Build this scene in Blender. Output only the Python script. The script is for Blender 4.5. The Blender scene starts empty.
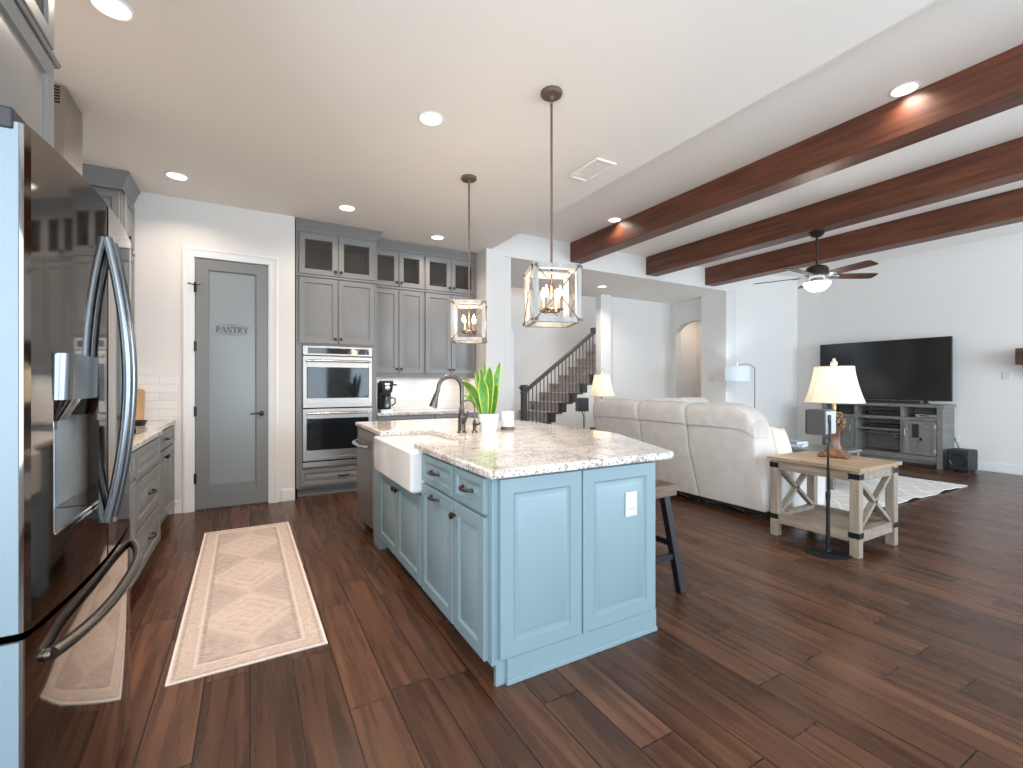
import bpy, bmesh, math, random
from math import sin, cos, pi, radians, atan2, sqrt
from mathutils import Vector, Matrix

# ------------------------------------------------------------------ camera, world, light, exposure
SC = bpy.context.scene
COL = SC.collection
R = random.Random(7)

cam_d = bpy.data.cameras.new('camera')
cam = bpy.data.objects.new('camera', cam_d)
COL.objects.link(cam)
cam_d.sensor_width = 36.0
cam_d.lens = 460.0 / 1023.0 * 36.0
cam_d.clip_start = 0.05
YAW = math.atan(261.5 / 460.0)
cam.location = (0, 0, 1.25)
cam.rotation_euler = (pi / 2, 0, -YAW)
SC.camera = cam

SC.view_settings.view_transform = 'Standard'
SC.view_settings.look = 'None'
SC.view_settings.gamma = 1.0
SC.view_settings.use_curve_mapping = False
SC.view_settings.exposure = 0.15
SC.cycles.max_bounces = 10
SC.cycles.diffuse_bounces = 5
SC.cycles.glossy_bounces = 5
SC.cycles.transmission_bounces = 8
SC.cycles.transparent_max_bounces = 12
SC.cycles.sample_clamp_indirect = 6.0
SC.cycles.caustics_reflective = False
SC.cycles.caustics_refractive = False
SC.cycles.use_denoising = True

world = bpy.data.worlds.new('sky')
SC.world = world
world.use_nodes = True
bg = world.node_tree.nodes['Background']
bg.inputs[0].default_value = (0.62, 0.80, 1.0, 1)
bg.inputs[1].default_value = 1.6

def area_light(name, loc, rot, sx, sy, power, color, spread=180, shape='RECTANGLE'):
    l = bpy.data.lights.new(name, 'AREA')
    l.shape = shape
    l.size = sx
    l.size_y = sy
    l.energy = power
    l.color = color
    l.spread = radians(spread)
    o = bpy.data.objects.new(name, l)
    COL.objects.link(o)
    o.location = loc
    o.rotation_euler = rot
    return o

DAY = (0.74, 0.88, 1.0)
# daylight through the big windows of the rear wall, behind the photographer
area_light('window_daylight', (0.6, -2.95, 1.55), (pi / 2, 0, 0), 2.6, 2.1, 92, DAY)
area_light('window_daylight', (3.6, -2.95, 1.55), (pi / 2, 0, 0), 2.2, 2.1, 84, DAY)
area_light('window_daylight', (6.9, -2.95, 1.65), (pi / 2, 0, 0), 3.2, 2.3, 320, DAY)
# fill light at an unseen window added in the left wall, brightening the island
area_light('window_daylight', (-1.42, -0.9, 1.55), (pi / 2, 0, -pi / 2), 2.4, 1.9, 190, (0.86, 0.94, 1.0))
WARM = (1.0, 0.80, 0.62)
NEUTRAL = (1.0, 0.90, 0.80)

# ------------------------------------------------------------------ materials
def new_mat(name):
    m = bpy.data.materials.new(name)
    m.use_nodes = True
    return m, m.node_tree.nodes, m.node_tree.links

def plain(name, col, rough=0.5, metal=0.0, coat=0.0, bump=0.0, bscale=60.0, vary=0.0, vscale=6.0, aniso=None):
    m, n, l = new_mat(name)
    b = n['Principled BSDF']
    b.inputs['Base Color'].default_value = (*col, 1)
    b.inputs['Roughness'].default_value = rough
    b.inputs['Metallic'].default_value = metal
    b.inputs['Coat Weight'].default_value = coat
    b.inputs['Coat Roughness'].default_value = 0.12
    tc = n.new('ShaderNodeTexCoord')
    if bump or vary:
        nz = n.new('ShaderNodeTexNoise')
        nz.inputs['Detail'].default_value = 5
        l.new(tc.outputs['Object'], nz.inputs['Vector'])
        nz.inputs['Scale'].default_value = bscale
        if bump:
            bp = n.new('ShaderNodeBump')
            bp.inputs['Strength'].default_value = bump
            bp.inputs['Distance'].default_value = 0.004
            l.new(nz.outputs['Fac'], bp.inputs['Height'])
            l.new(bp.outputs['Normal'], b.inputs['Normal'])
        if vary:
            n2 = n.new('ShaderNodeTexNoise')
            n2.inputs['Scale'].default_value = vscale
            n2.inputs['Detail'].default_value = 6
            l.new(tc.outputs['Object'], n2.inputs['Vector'])
            r = n.new('ShaderNodeValToRGB')
            r.color_ramp.elements[0].position = 0.3
            r.color_ramp.elements[1].position = 0.7
            r.color_ramp.elements[0].color = (*[c * (1 - vary) for c in col], 1)
            r.color_ramp.elements[1].color = (*[min(1, c * (1 + vary)) for c in col], 1)
            l.new(n2.outputs['Fac'], r.inputs['Fac'])
            l.new(r.outputs['Color'], b.inputs['Base Color'])
    return m

def brushed(name, col, rough, axis_scale, strength=0.03):
    m, n, l = new_mat(name)
    b = n['Principled BSDF']
    b.inputs['Base Color'].default_value = (*col, 1)
    b.inputs['Metallic'].default_value = 1
    tc = n.new('ShaderNodeTexCoord')
    mp = n.new('ShaderNodeMapping')
    mp.inputs['Scale'].default_value = axis_scale
    nz = n.new('ShaderNodeTexNoise')
    nz.inputs['Scale'].default_value = 8
    nz.inputs['Detail'].default_value = 4
    l.new(tc.outputs['Object'], mp.inputs['Vector'])
    l.new(mp.outputs['Vector'], nz.inputs['Vector'])
    mr = n.new('ShaderNodeMapRange')
    mr.inputs['To Min'].default_value = max(0.02, rough - strength)
    mr.inputs['To Max'].default_value = rough + strength
    l.new(nz.outputs['Fac'], mr.inputs['Value'])
    l.new(mr.outputs['Result'], b.inputs['Roughness'])
    return m

def emit(name, col, strength, base=(0.9, 0.9, 0.9)):
    m, n, l = new_mat(name)
    b = n['Principled BSDF']
    b.inputs['Base Color'].default_value = (*base, 1)
    b.inputs['Emission Color'].default_value = (*col, 1)
    b.inputs['Emission Strength'].default_value = strength
    return m

def wood(name, dark, light, rough=0.5, scale=(1, 14, 14), nscale=3.0, coat=0.0, bump=0.15):
    m, n, l = new_mat(name)
    b = n['Principled BSDF']
    b.inputs['Roughness'].default_value = rough
    b.inputs['Coat Weight'].default_value = coat
    tc = n.new('ShaderNodeTexCoord')
    mp = n.new('ShaderNodeMapping')
    mp.inputs['Scale'].default_value = scale
    l.new(tc.outputs['Object'], mp.inputs['Vector'])
    nz = n.new('ShaderNodeTexNoise')
    nz.inputs['Scale'].default_value = nscale
    nz.inputs['Detail'].default_value = 8
    nz.inputs['Distortion'].default_value = 0.6
    l.new(mp.outputs['Vector'], nz.inputs['Vector'])
    r = n.new('ShaderNodeValToRGB')
    r.color_ramp.elements[0].position = 0.3
    r.color_ramp.elements[1].position = 0.72
    r.color_ramp.elements[0].color = (*dark, 1)
    r.color_ramp.elements[1].color = (*light, 1)
    l.new(nz.outputs['Fac'], r.inputs['Fac'])
    l.new(r.outputs['Color'], b.inputs['Base Color'])
    bp = n.new('ShaderNodeBump')
    bp.inputs['Strength'].default_value = bump
    bp.inputs['Distance'].default_value = 0.003
    l.new(nz.outputs['Fac'], bp.inputs['Height'])
    l.new(bp.outputs['Normal'], b.inputs['Normal'])
    return m

def floor_mat():
    m, n, l = new_mat('walnut_planks')
    b = n['Principled BSDF']
    tc = n.new('ShaderNodeTexCoord')
    sp = n.new('ShaderNodeSeparateXYZ')
    l.new(tc.outputs['Object'], sp.inputs[0])
    cb = n.new('ShaderNodeCombineXYZ')
    l.new(sp.outputs['Y'], cb.inputs['X'])
    l.new(sp.outputs['X'], cb.inputs['Y'])
    br = n.new('ShaderNodeTexBrick')
    br.inputs['Scale'].default_value = 1.0
    br.inputs['Brick Width'].default_value = 1.15
    br.inputs['Row Height'].default_value = 0.166
    br.inputs['Mortar Size'].default_value = 0.0030
    br.inputs['Mortar Smooth'].default_value = 0.2
    br.inputs['Color1'].default_value = (0, 0, 0, 1)
    br.inputs['Color2'].default_value = (1, 1, 1, 1)
    br.inputs['Mortar'].default_value = (0.5, 0.5, 0.5, 1)
    br.offset = 0.37
    br.offset_frequency = 3
    br.squash = 0.8
    br.squash_frequency = 2
    l.new(cb.outputs[0], br.inputs['Vector'])
    # grain
    mp = n.new('ShaderNodeMapping')
    mp.inputs['Scale'].default_value = (13, 0.75, 1)
    l.new(tc.outputs['Object'], mp.inputs['Vector'])
    add = n.new('ShaderNodeVectorMath')
    add.operation = 'MULTIPLY_ADD'
    l.new(br.outputs['Color'], add.inputs[0])
    add.inputs[1].default_value = (13.0, 7.0, 3.0)
    l.new(mp.outputs['Vector'], add.inputs[2])
    nz = n.new('ShaderNodeTexNoise')
    nz.inputs['Scale'].default_value = 2.0
    nz.inputs['Detail'].default_value = 5
    nz.inputs['Roughness'].default_value = 0.5
    nz.inputs['Distortion'].default_value = 0.45
    l.new(add.outputs[0], nz.inputs['Vector'])
    ramp = n.new('ShaderNodeValToRGB')
    e = ramp.color_ramp.elements
    e[0].position = 0.28
    e[0].color = (0.045, 0.0198, 0.0115, 1)
    e[1].position = 0.74
    e[1].color = (0.135, 0.060, 0.032, 1)
    x = e.new(0.5)
    x.color = (0.076, 0.033, 0.0180, 1)
    l.new(nz.outputs['Fac'], ramp.inputs['Fac'])
    # plank tone
    hs = n.new('ShaderNodeHueSaturation')
    mr = n.new('ShaderNodeMapRange')
    mr.inputs['To Min'].default_value = 0.68
    mr.inputs['To Max'].default_value = 1.32
    l.new(br.outputs['Color'], mr.inputs['Value'])
    l.new(mr.outputs['Result'], hs.inputs['Value'])
    l.new(ramp.outputs['Color'], hs.inputs['Color'])
    mix = n.new('ShaderNodeMix')
    mix.data_type = 'RGBA'
    l.new(br.outputs['Fac'], mix.inputs['Factor'])
    l.new(hs.outputs['Color'], mix.inputs['A'])
    mix.inputs['B'].default_value = (0.012, 0.006, 0.004, 1)
    l.new(mix.outputs['Result'], b.inputs['Base Color'])
    rr = n.new('ShaderNodeMapRange')
    rr.inputs['To Min'].default_value = 0.20
    rr.inputs['To Max'].default_value = 0.36
    b.inputs['Specular IOR Level'].default_value = 0.28
    l.new(nz.outputs['Fac'], rr.inputs['Value'])
    l.new(rr.outputs['Result'], b.inputs['Roughness'])
    hsum = n.new('ShaderNodeMath')
    hsum.operation = 'MULTIPLY_ADD'
    l.new(br.outputs['Fac'], hsum.inputs[0])
    hsum.inputs[1].default_value = -1.2
    l.new(nz.outputs['Fac'], hsum.inputs[2])
    bp = n.new('ShaderNodeBump')
    bp.inputs['Strength'].default_value = 0.14
    bp.inputs['Distance'].default_value = 0.006
    l.new(hsum.outputs[0], bp.inputs['Height'])
    l.new(bp.outputs['Normal'], b.inputs['Normal'])
    return m

def granite_mat():
    m, n, l = new_mat('speckled_granite')
    b = n['Principled BSDF']
    b.inputs['Roughness'].default_value = 0.09
    tc = n.new('ShaderNodeTexCoord')
    def noise(s, d=6, r=0.6):
        k = n.new('ShaderNodeTexNoise')
        k.inputs['Scale'].default_value = s
        k.inputs['Detail'].default_value = d
        k.inputs['Roughness'].default_value = r
        l.new(tc.outputs['Object'], k.inputs['Vector'])
        return k
    def ramp(src, stops):
        k = n.new('ShaderNodeValToRGB')
        e = k.color_ramp.elements
        e[0].position, e[0].color = stops[0][0], (*stops[0][1], 1)
        e[1].position, e[1].color = stops[-1][0], (*stops[-1][1], 1)
        for p, c in stops[1:-1]:
            q = e.new(p)
            q.color = (*c, 1)
        l.new(src, k.inputs['Fac'])
        return k
    n1 = noise(6.5, 9, 0.74)
    base = ramp(n1.outputs['Fac'], [(0.30, (0.34, 0.285, 0.25)), (0.42, (0.60, 0.545, 0.495)), (0.53, (0.74, 0.71, 0.675)), (0.7, (0.82, 0.80, 0.77))])
    n2 = noise(85, 4, 0.62)
    sp = ramp(n2.outputs['Fac'], [(0.35, (0.20, 0.18, 0.18)), (0.42, (0.62, 0.59, 0.57)), (0.50, (1, 1, 1)), (1, (1, 1, 1))])
    n3 = noise(34, 6, 0.7)
    sp2 = ramp(n3.outputs['Fac'], [(0.33, (0.36, 0.32, 0.31)), (0.46, (1, 1, 1)), (1, (1, 1, 1))])
    mx = n.new('ShaderNodeMix'); mx.data_type = 'RGBA'; mx.blend_type = 'MULTIPLY'; mx.inputs['Factor'].default_value = 1
    l.new(base.outputs['Color'], mx.inputs['A']); l.new(sp.outputs['Color'], mx.inputs['B'])
    m2 = n.new('ShaderNodeMix'); m2.data_type = 'RGBA'; m2.blend_type = 'MULTIPLY'; m2.inputs['Factor'].default_value = 0.85
    l.new(mx.outputs['Result'], m2.inputs['A']); l.new(sp2.outputs['Color'], m2.inputs['B'])
    l.new(m2.outputs['Result'], b.inputs['Base Color'])
    return m

def tile_mat(name, swap):
    # white subway tile; swap chooses which horizontal axis runs along the rows
    m, n, l = new_mat(name)
    b = n['Principled BSDF']
    b.inputs['Roughness'].default_value = 0.18
    tc = n.new('ShaderNodeTexCoord')
    sp = n.new('ShaderNodeSeparateXYZ')
    l.new(tc.outputs['Object'], sp.inputs[0])
    cb = n.new('ShaderNodeCombineXYZ')
    l.new(sp.outputs['Y' if swap else 'X'], cb.inputs['X'])
    l.new(sp.outputs['Z'], cb.inputs['Y'])
    br = n.new('ShaderNodeTexBrick')
    br.inputs['Scale'].default_value = 1
    br.inputs['Brick Width'].default_value = 0.30
    br.inputs['Row Height'].default_value = 0.078
    br.inputs['Mortar Size'].default_value = 0.0025
    br.inputs['Color1'].default_value = (0.74, 0.73, 0.71, 1)
    br.inputs['Color2'].default_value = (0.82, 0.81, 0.79, 1)
    br.inputs['Mortar'].default_value = (0.60, 0.58, 0.56, 1)
    l.new(cb.outputs[0], br.inputs['Vector'])
    l.new(br.outputs['Color'], b.inputs['Base Color'])
    nz = n.new('ShaderNodeTexNoise')
    nz.inputs['Scale'].default_value = 14
    l.new(tc.outputs['Object'], nz.inputs['Vector'])
    ma = n.new('ShaderNodeMath'); ma.operation = 'MULTIPLY_ADD'
    l.new(br.outputs['Fac'], ma.inputs[0]); ma.inputs[1].default_value = -1
    l.new(nz.outputs['Fac'], ma.inputs[2])
    bp = n.new('ShaderNodeBump'); bp.inputs['Strength'].default_value = 0.35; bp.inputs['Distance'].default_value = 0.004
    l.new(ma.outputs[0], bp.inputs['Height']); l.new(bp.outputs['Normal'], b.inputs['Normal'])
    return m

def glass_mat(name, tint=(0.9, 0.9, 0.9), refl=0.12):
    m, n, l = new_mat(name)
    n.remove(n['Principled BSDF'])
    out = n['Material Output']
    tr = n.new('ShaderNodeBsdfTransparent'); tr.inputs['Color'].default_value = (*tint, 1)
    gl = n.new('ShaderNodeBsdfGlossy'); gl.inputs['Roughness'].default_value = 0.02
    fr = n.new('ShaderNodeFresnel'); fr.inputs['IOR'].default_value = 1.5
    ma = n.new('ShaderNodeMath'); ma.operation = 'ADD'; ma.inputs[1].default_value = refl; ma.use_clamp = True
    l.new(fr.outputs[0], ma.inputs[0])
    mx = n.new('ShaderNodeMixShader')
    l.new(ma.outputs[0], mx.inputs[0]); l.new(tr.outputs[0], mx.inputs[1]); l.new(gl.outputs[0], mx.inputs[2])
    l.new(mx.outputs[0], out.inputs['Surface'])
    return m

def shade_mat(name, col, transl=0.55):
    m, n, l = new_mat(name)
    n.remove(n['Principled BSDF'])
    out = n['Material Output']
    d = n.new('ShaderNodeBsdfDiffuse'); d.inputs['Color'].default_value = (*col, 1)
    t = n.new('ShaderNodeBsdfTranslucent'); t.inputs['Color'].default_value = (*col, 1)
    mx = n.new('ShaderNodeMixShader'); mx.inputs[0].default_value = transl
    l.new(d.outputs[0], mx.inputs[1]); l.new(t.outputs[0], mx.inputs[2])
    l.new(mx.outputs[0], out.inputs['Surface'])
    return m

def runner_mat(w, h):
    # faded medallion runner: coordinates centred on the rug, w by h metres
    m, n, l = new_mat('faded_runner')
    b = n['Principled BSDF']
    b.inputs['Roughness'].default_value = 0.95
    tc = n.new('ShaderNodeTexCoord')
    sp = n.new('ShaderNodeSeparateXYZ'); l.new(tc.outputs['Object'], sp.inputs[0])
    def M(op, a, bb=None, c=None):
        k = n.new('ShaderNodeMath'); k.operation = op
        for i, v in enumerate((a, bb, c)):
            if v is None: continue
            if isinstance(v, (int, float)): k.inputs[i].default_value = v
            else: l.new(v, k.inputs[i])
        return k.outputs[0]
    ax = M('ABSOLUTE', sp.outputs['X']); ay = M('ABSOLUTE', sp.outputs['Y'])
    dx = M('SUBTRACT', w / 2, ax); dy = M('SUBTRACT', h / 2, ay)
    edge = M('MINIMUM', dx, dy)          # distance from the rim
    def band(lo, hi):
        return M('MULTIPLY', M('GREATER_THAN', edge, lo), M('LESS_THAN', edge, hi))
    nz = n.new('ShaderNodeTexNoise'); nz.inputs['Scale'].default_value = 30; nz.inputs['Detail'].default_value = 8; nz.inputs['Roughness'].default_value = 0.8
    st = n.new('ShaderNodeMapping'); st.inputs['Scale'].default_value = (0.7, 1.6, 1); l.new(tc.outputs['Object'], st.inputs['Vector']); l.new(st.outputs[0], nz.inputs['Vector'])
    big = n.new('ShaderNodeTexNoise'); big.inputs['Scale'].default_value = 4.0; big.inputs['Detail'].default_value = 4
    l.new(tc.outputs['Object'], big.inputs['Vector'])
    vor = n.new('ShaderNodeTexVoronoi'); vor.inputs['Scale'].default_value = 24; vor.feature = 'DISTANCE_TO_EDGE'
    l.new(tc.outputs['Object'], vor.inputs['Vector'])
    # repeated diamond medallions along the length
    fy = M('ABSOLUTE', M('SUBTRACT', M('FRACT', M('MULTIPLY_ADD', sp.outputs['Y'], 1 / 0.62, 0.5)), 0.5))
    dia = M('ADD', M('MULTIPLY', fy, 1.0), M('MULTIPLY', ax, 2.1))
    jag = M('MULTIPLY_ADD', nz.outputs['Fac'], 0.62, dia)
    rings = M('ABSOLUTE', M('SINE', M('MULTIPLY', jag, 21.0)))
    cream = (0.56, 0.465, 0.405); pink = (0.33, 0.205, 0.165); mauve = (0.21, 0.155, 0.145); sand = (0.66, 0.59, 0.54)
    def mix(f, a, c):
        k = n.new('ShaderNodeMix'); k.data_type = 'RGBA'
        if isinstance(f, (int, float)): k.inputs['Factor'].default_value = f
        else: l.new(f, k.inputs['Factor'])
        for s, v in (('A', a), ('B', c)):
            if isinstance(v, tuple): k.inputs[s].default_value = (*v, 1)
            else: l.new(v, k.inputs[s])
        return k.outputs['Result']
    field = mix(M('MULTIPLY', rings, M('MULTIPLY', big.outputs['Fac'], 0.95)), cream, pink)
    spandrel = M('GREATER_THAN', jag, 0.83)
    field = mix(M('MULTIPLY', spandrel, M('MULTIPLY', nz.outputs['Fac'], 0.85)), field, mauve)
    motif = M('LESS_THAN', M('MULTIPLY_ADD', nz.outputs['Fac'], 0.16, vor.outputs['Distance']), 0.12)
    bordc = mix(M('MULTIPLY', motif, 0.5), mix(M('MULTIPLY', nz.outputs['Fac'], 0.9), cream, pink), sand)
    c = mix(M('LESS_THAN', edge, 0.115), field, bordc)
    c = mix(M('MULTIPLY', band(0.105, 0.122), 0.6), c, mauve)
    c = mix(M('MULTIPLY', band(0.088, 0.100), 0.6), c, sand)
    c = mix(M('MULTIPLY', band(0.018, 0.03), 0.55), c, mauve)
    c = mix(M('LESS_THAN', edge, 0.011), c, (0.72, 0.66, 0.60))
    wear = n.new('ShaderNodeMapRange'); wear.inputs['From Min'].default_value = 0.40; wear.inputs['From Max'].default_value = 0.60
    l.new(nz.outputs['Fac'], wear.inputs['Value'])
    c = mix(M('MULTIPLY', wear.outputs['Result'], 0.45), c, sand)
    l.new(c, b.inputs['Base Color'])
    return m

def trellis_mat():
    m, n, l = new_mat('trellis_rug')
    b = n['Principled BSDF']; b.inputs['Roughness'].default_value = 0.95
    tc = n.new('ShaderNodeTexCoord'); sp = n.new('ShaderNodeSeparateXYZ'); l.new(tc.outputs['Object'], sp.inputs[0])
    def M(op, a, bb=None, c=None):
        k = n.new('ShaderNodeMath'); k.operation = op
        for i, v in enumerate((a, bb, c)):
            if v is None: continue
            if isinstance(v, (int, float)): k.inputs[i].default_value = v
            else: l.new(v, k.inputs[i])
        return k.outputs[0]
    sx = M('MULTIPLY', M('SINE', M('MULTIPLY', sp.outputs['Y'], 2 * pi / 0.42)), 0.05)
    u = M('ABSOLUTE', M('SUBTRACT', M('FRACT', M('MULTIPLY', M('ADD', M('ADD', sp.outputs['X'], sp.outputs['Y']), sx), 1 / 0.34)), 0.5))
    v = M('ABSOLUTE', M('SUBTRACT', M('FRACT', M('MULTIPLY', M('ADD', M('SUBTRACT', sp.outputs['X'], sp.outputs['Y']), sx), 1 / 0.34)), 0.5))
    line = M('LESS_THAN', M('MINIMUM', u, v), 0.05)
    k = n.new('ShaderNodeMix'); k.data_type = 'RGBA'; l.new(line, k.inputs['Factor'])
    k.inputs['A'].default_value = (0.60, 0.57, 0.55, 1); k.inputs['B'].default_value = (0.76, 0.74, 0.72, 1)
    l.new(k.outputs['Result'], b.inputs['Base Color'])
    return m

MAT = {}
MAT['wall'] = plain('wall_paint', (0.74, 0.715, 0.69), 0.6, bump=0.06, bscale=90)
MAT['ceiling'] = plain('ceiling_paint', (0.86, 0.82, 0.77), 0.7, bump=0.08, bscale=70)
MAT['trim'] = plain('white_trim_paint', (0.78, 0.78, 0.77), 0.35)
MAT['floor'] = floor_mat()
MAT['granite'] = granite_mat()
MAT['tile_x'] = tile_mat('subway_tile_back', False)
MAT['tile_y'] = tile_mat('subway_tile_side', True)
MAT['grey'] = plain('grey_cabinet_paint', (0.212, 0.209, 0.203), 0.38)
MAT['blue'] = plain('blue_island_paint', (0.200, 0.284, 0.314), 0.38)
MAT['door_grey'] = plain('pantry_door_paint', (0.20, 0.21, 0.215), 0.4)
MAT['frosted'] = plain('frosted_glass', (0.25, 0.285, 0.30), 0.32, coat=0.15)
MAT['ink'] = plain('etched_lettering', (0.10, 0.105, 0.11), 0.5)
MAT['canopy'] = plain('rustic_brown_metal', (0.13, 0.085, 0.062), 0.6, metal=0.2)
MAT['tap'] = plain('brushed_bronze_tap', (0.115, 0.096, 0.084), 0.3, metal=0.85)
MAT['bronze'] = plain('oil_rubbed_bronze', (0.055, 0.042, 0.036), 0.35, metal=0.8)
MAT['black'] = plain('black_metal', (0.012, 0.012, 0.014), 0.4, metal=0.3)
MAT['black_matte'] = plain('black_plastic', (0.014, 0.014, 0.016), 0.55)
MAT['steel'] = brushed('brushed_steel', (0.40, 0.37, 0.345), 0.38, (1, 1, 40))
MAT['steel_h'] = brushed('polished_steel', (0.60, 0.58, 0.56), 0.2, (1, 1, 1))
MAT['handle_steel'] = brushed('dark_handle_steel', (0.22, 0.24, 0.255), 0.24, (1, 1, 1))
MAT['handle_brown'] = brushed('brown_handle_steel', (0.20, 0.175, 0.155), 0.25, (1, 1, 1))
MAT['dark_steel'] = brushed('black_stainless', (0.27, 0.24, 0.22), 0.06, (40, 40, 1), 0.015)
MAT['fridge_side'] = plain('fridge_side_panel', (0.165, 0.218, 0.255), 0.40)
MAT['recess'] = plain('dispenser_recess_daylit', (0.84, 0.92, 0.96), 0.45, metal=0.35)  # pale blue stands in for daylight reflected in the recess
MAT['oven_glass'] = plain('oven_glass', (0.012, 0.014, 0.017), 0.05)
MAT['screen'] = plain('television_screen', (0.012, 0.0115, 0.011), 0.14)
MAT['glass'] = glass_mat('cabinet_glass', (0.62, 0.60, 0.58), 0.06)
MAT['cab_inside'] = plain('cabinet_interior', (0.10, 0.098, 0.095), 0.6)
MAT['ceramic'] = plain('white_fireclay', (0.82, 0.82, 0.81), 0.12, coat=0.5)
MAT['pot'] = plain('white_glazed_pot', (0.80, 0.80, 0.79), 0.3)
MAT['leaf'] = plain('snake_plant_green', (0.09, 0.26, 0.04), 0.4, vary=0.35, vscale=25)
MAT['leaf_edge'] = plain('snake_plant_margin', (0.44, 0.52, 0.06), 0.4)
MAT['beam'] = wood('stained_beam', (0.060, 0.016, 0.007), (0.165, 0.052, 0.022), 0.42, (10, 0.7, 10), 2.0, bump=0.1)
MAT['oak_grey'] = wood('weathered_table_wood', (0.19, 0.15, 0.11), (0.34, 0.28, 0.215), 0.5, (12, 1.5, 12), 2.2)
MAT['oak_grey_z'] = wood('weathered_leg_wood', (0.19, 0.155, 0.12), (0.32, 0.27, 0.21), 0.5, (14, 14, 1.5), 2.2)
MAT['table_top'] = wood('weathered_top_wood', (0.25, 0.165, 0.10), (0.43, 0.305, 0.20), 0.32, (14, 1.2, 14), 2.0)
MAT['tv_wood'] = wood('grey_console_wood', (0.13, 0.125, 0.118), (0.215, 0.205, 0.195), 0.5, (10, 1.3, 10), 2.5)
MAT['stool_wood'] = wood('stool_seat_wood', (0.085, 0.055, 0.035), (0.20, 0.135, 0.09), 0.5, (2, 14, 14), 2.5)
MAT['board_wood'] = wood('cutting_board_wood', (0.36, 0.19, 0.08), (0.62, 0.40, 0.20), 0.45, (1, 1, 22), 2.2)
MAT['mantel'] = wood('mantel_wood', (0.035, 0.014, 0.008), (0.10, 0.042, 0.022), 0.5, (8, 1, 8), 2.5)
MAT['lamp_wood'] = wood('carved_lamp_wood', (0.08, 0.03, 0.014), (0.22, 0.10, 0.045), 0.3, (6, 6, 2), 5)
MAT['lamp_gold'] = plain('antique_gold', (0.42, 0.28, 0.13), 0.35, metal=0.7)
MAT['carved'] = plain('carved_dark_gilt', (0.17, 0.105, 0.055), 0.4, metal=0.3, vary=0.6, vscale=40)
MAT['sofa'] = plain('cream_upholstery', (0.62, 0.59, 0.56), 0.9, bump=0.35, bscale=160, vary=0.07, vscale=9)
MAT['pillow'] = plain('cream_pillow_cloth', (0.66, 0.60, 0.52), 0.9, bump=0.3, bscale=120)
MAT['lantern'] = wood('whitewashed_wood', (0.25, 0.245, 0.235), (0.42, 0.41, 0.395), 0.6, (6, 6, 1), 6)
MAT['carpet'] = plain('stair_carpet', (0.42, 0.37, 0.335), 0.95, bump=0.6, bscale=120, vary=0.25, vscale=30)
MAT['stair_wood'] = plain('dark_stair_wood', (0.05, 0.04, 0.034), 0.4)
MAT['iron'] = plain('wrought_iron', (0.10, 0.09, 0.083), 0.45, metal=0.4)
MAT['fan_blade'] = wood('fan_blade_wood', (0.045, 0.022, 0.016), (0.10, 0.05, 0.036), 0.4, (8, 8, 8), 2)
MAT['nickel'] = plain('satin_nickel', (0.66, 0.67, 0.70), 0.25, metal=0.9)
MAT['bowl'] = emit('frosted_bowl_glow', (1.0, 0.95, 0.88), 1.4)
MAT['sleeve'] = plain('candle_sleeve_tan', (0.30, 0.22, 0.14), 0.5)
MAT['bulb'] = emit('candle_bulb_glow', (1.0, 0.80, 0.55), 30)
MAT['led'] = emit('recessed_led', (1.0, 0.95, 0.88), 4)
MAT['led_strip'] = emit('under_cabinet_led', (1.0, 0.86, 0.70), 2)
MAT['shade'] = shade_mat('cream_lamp_shade', (0.92, 0.88, 0.81))
MAT['shade_white'] = shade_mat('white_drum_shade', (0.86, 0.90, 0.92))
MAT['plate'] = plain('white_plastic_plate', (0.62, 0.63, 0.64), 0.35)
MAT['paper'] = plain('book_cover_white', (0.70, 0.72, 0.74), 0.5)
MAT['book_blue'] = plain('book_cover_blue', (0.30, 0.42, 0.50), 0.5)
MAT['book_tan'] = plain('book_cover_tan', (0.40, 0.29, 0.22), 0.5)
MAT['table_grey'] = wood('coffee_table_wood', (0.11, 0.105, 0.10), (0.24, 0.225, 0.21), 0.35, (8, 1, 8), 2.5)
MAT['speaker_grey'] = plain('speaker_cabinet', (0.085, 0.08, 0.08), 0.5)
MAT['cone'] = plain('speaker_cone', (0.02, 0.021, 0.024), 0.25)
MAT['wax'] = plain('white_wax', (0.84, 0.84, 0.82), 0.3)
MAT['runner'] = runner_mat(0.63, 2.25)
MAT['trellis'] = trellis_mat()
MAT['carafe'] = plain('dark_carafe_glass', (0.02, 0.022, 0.026), 0.05, coat=1.0)
MAT['silver'] = plain('silver_plastic', (0.52, 0.53, 0.55), 0.3, metal=0.6)
MAT['window_blue'] = plain('window_frame_paint', (0.75, 0.76, 0.77), 0.4)
MAT['grass'] = plain('lawn', (0.10, 0.16, 0.06), 0.9)

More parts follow.
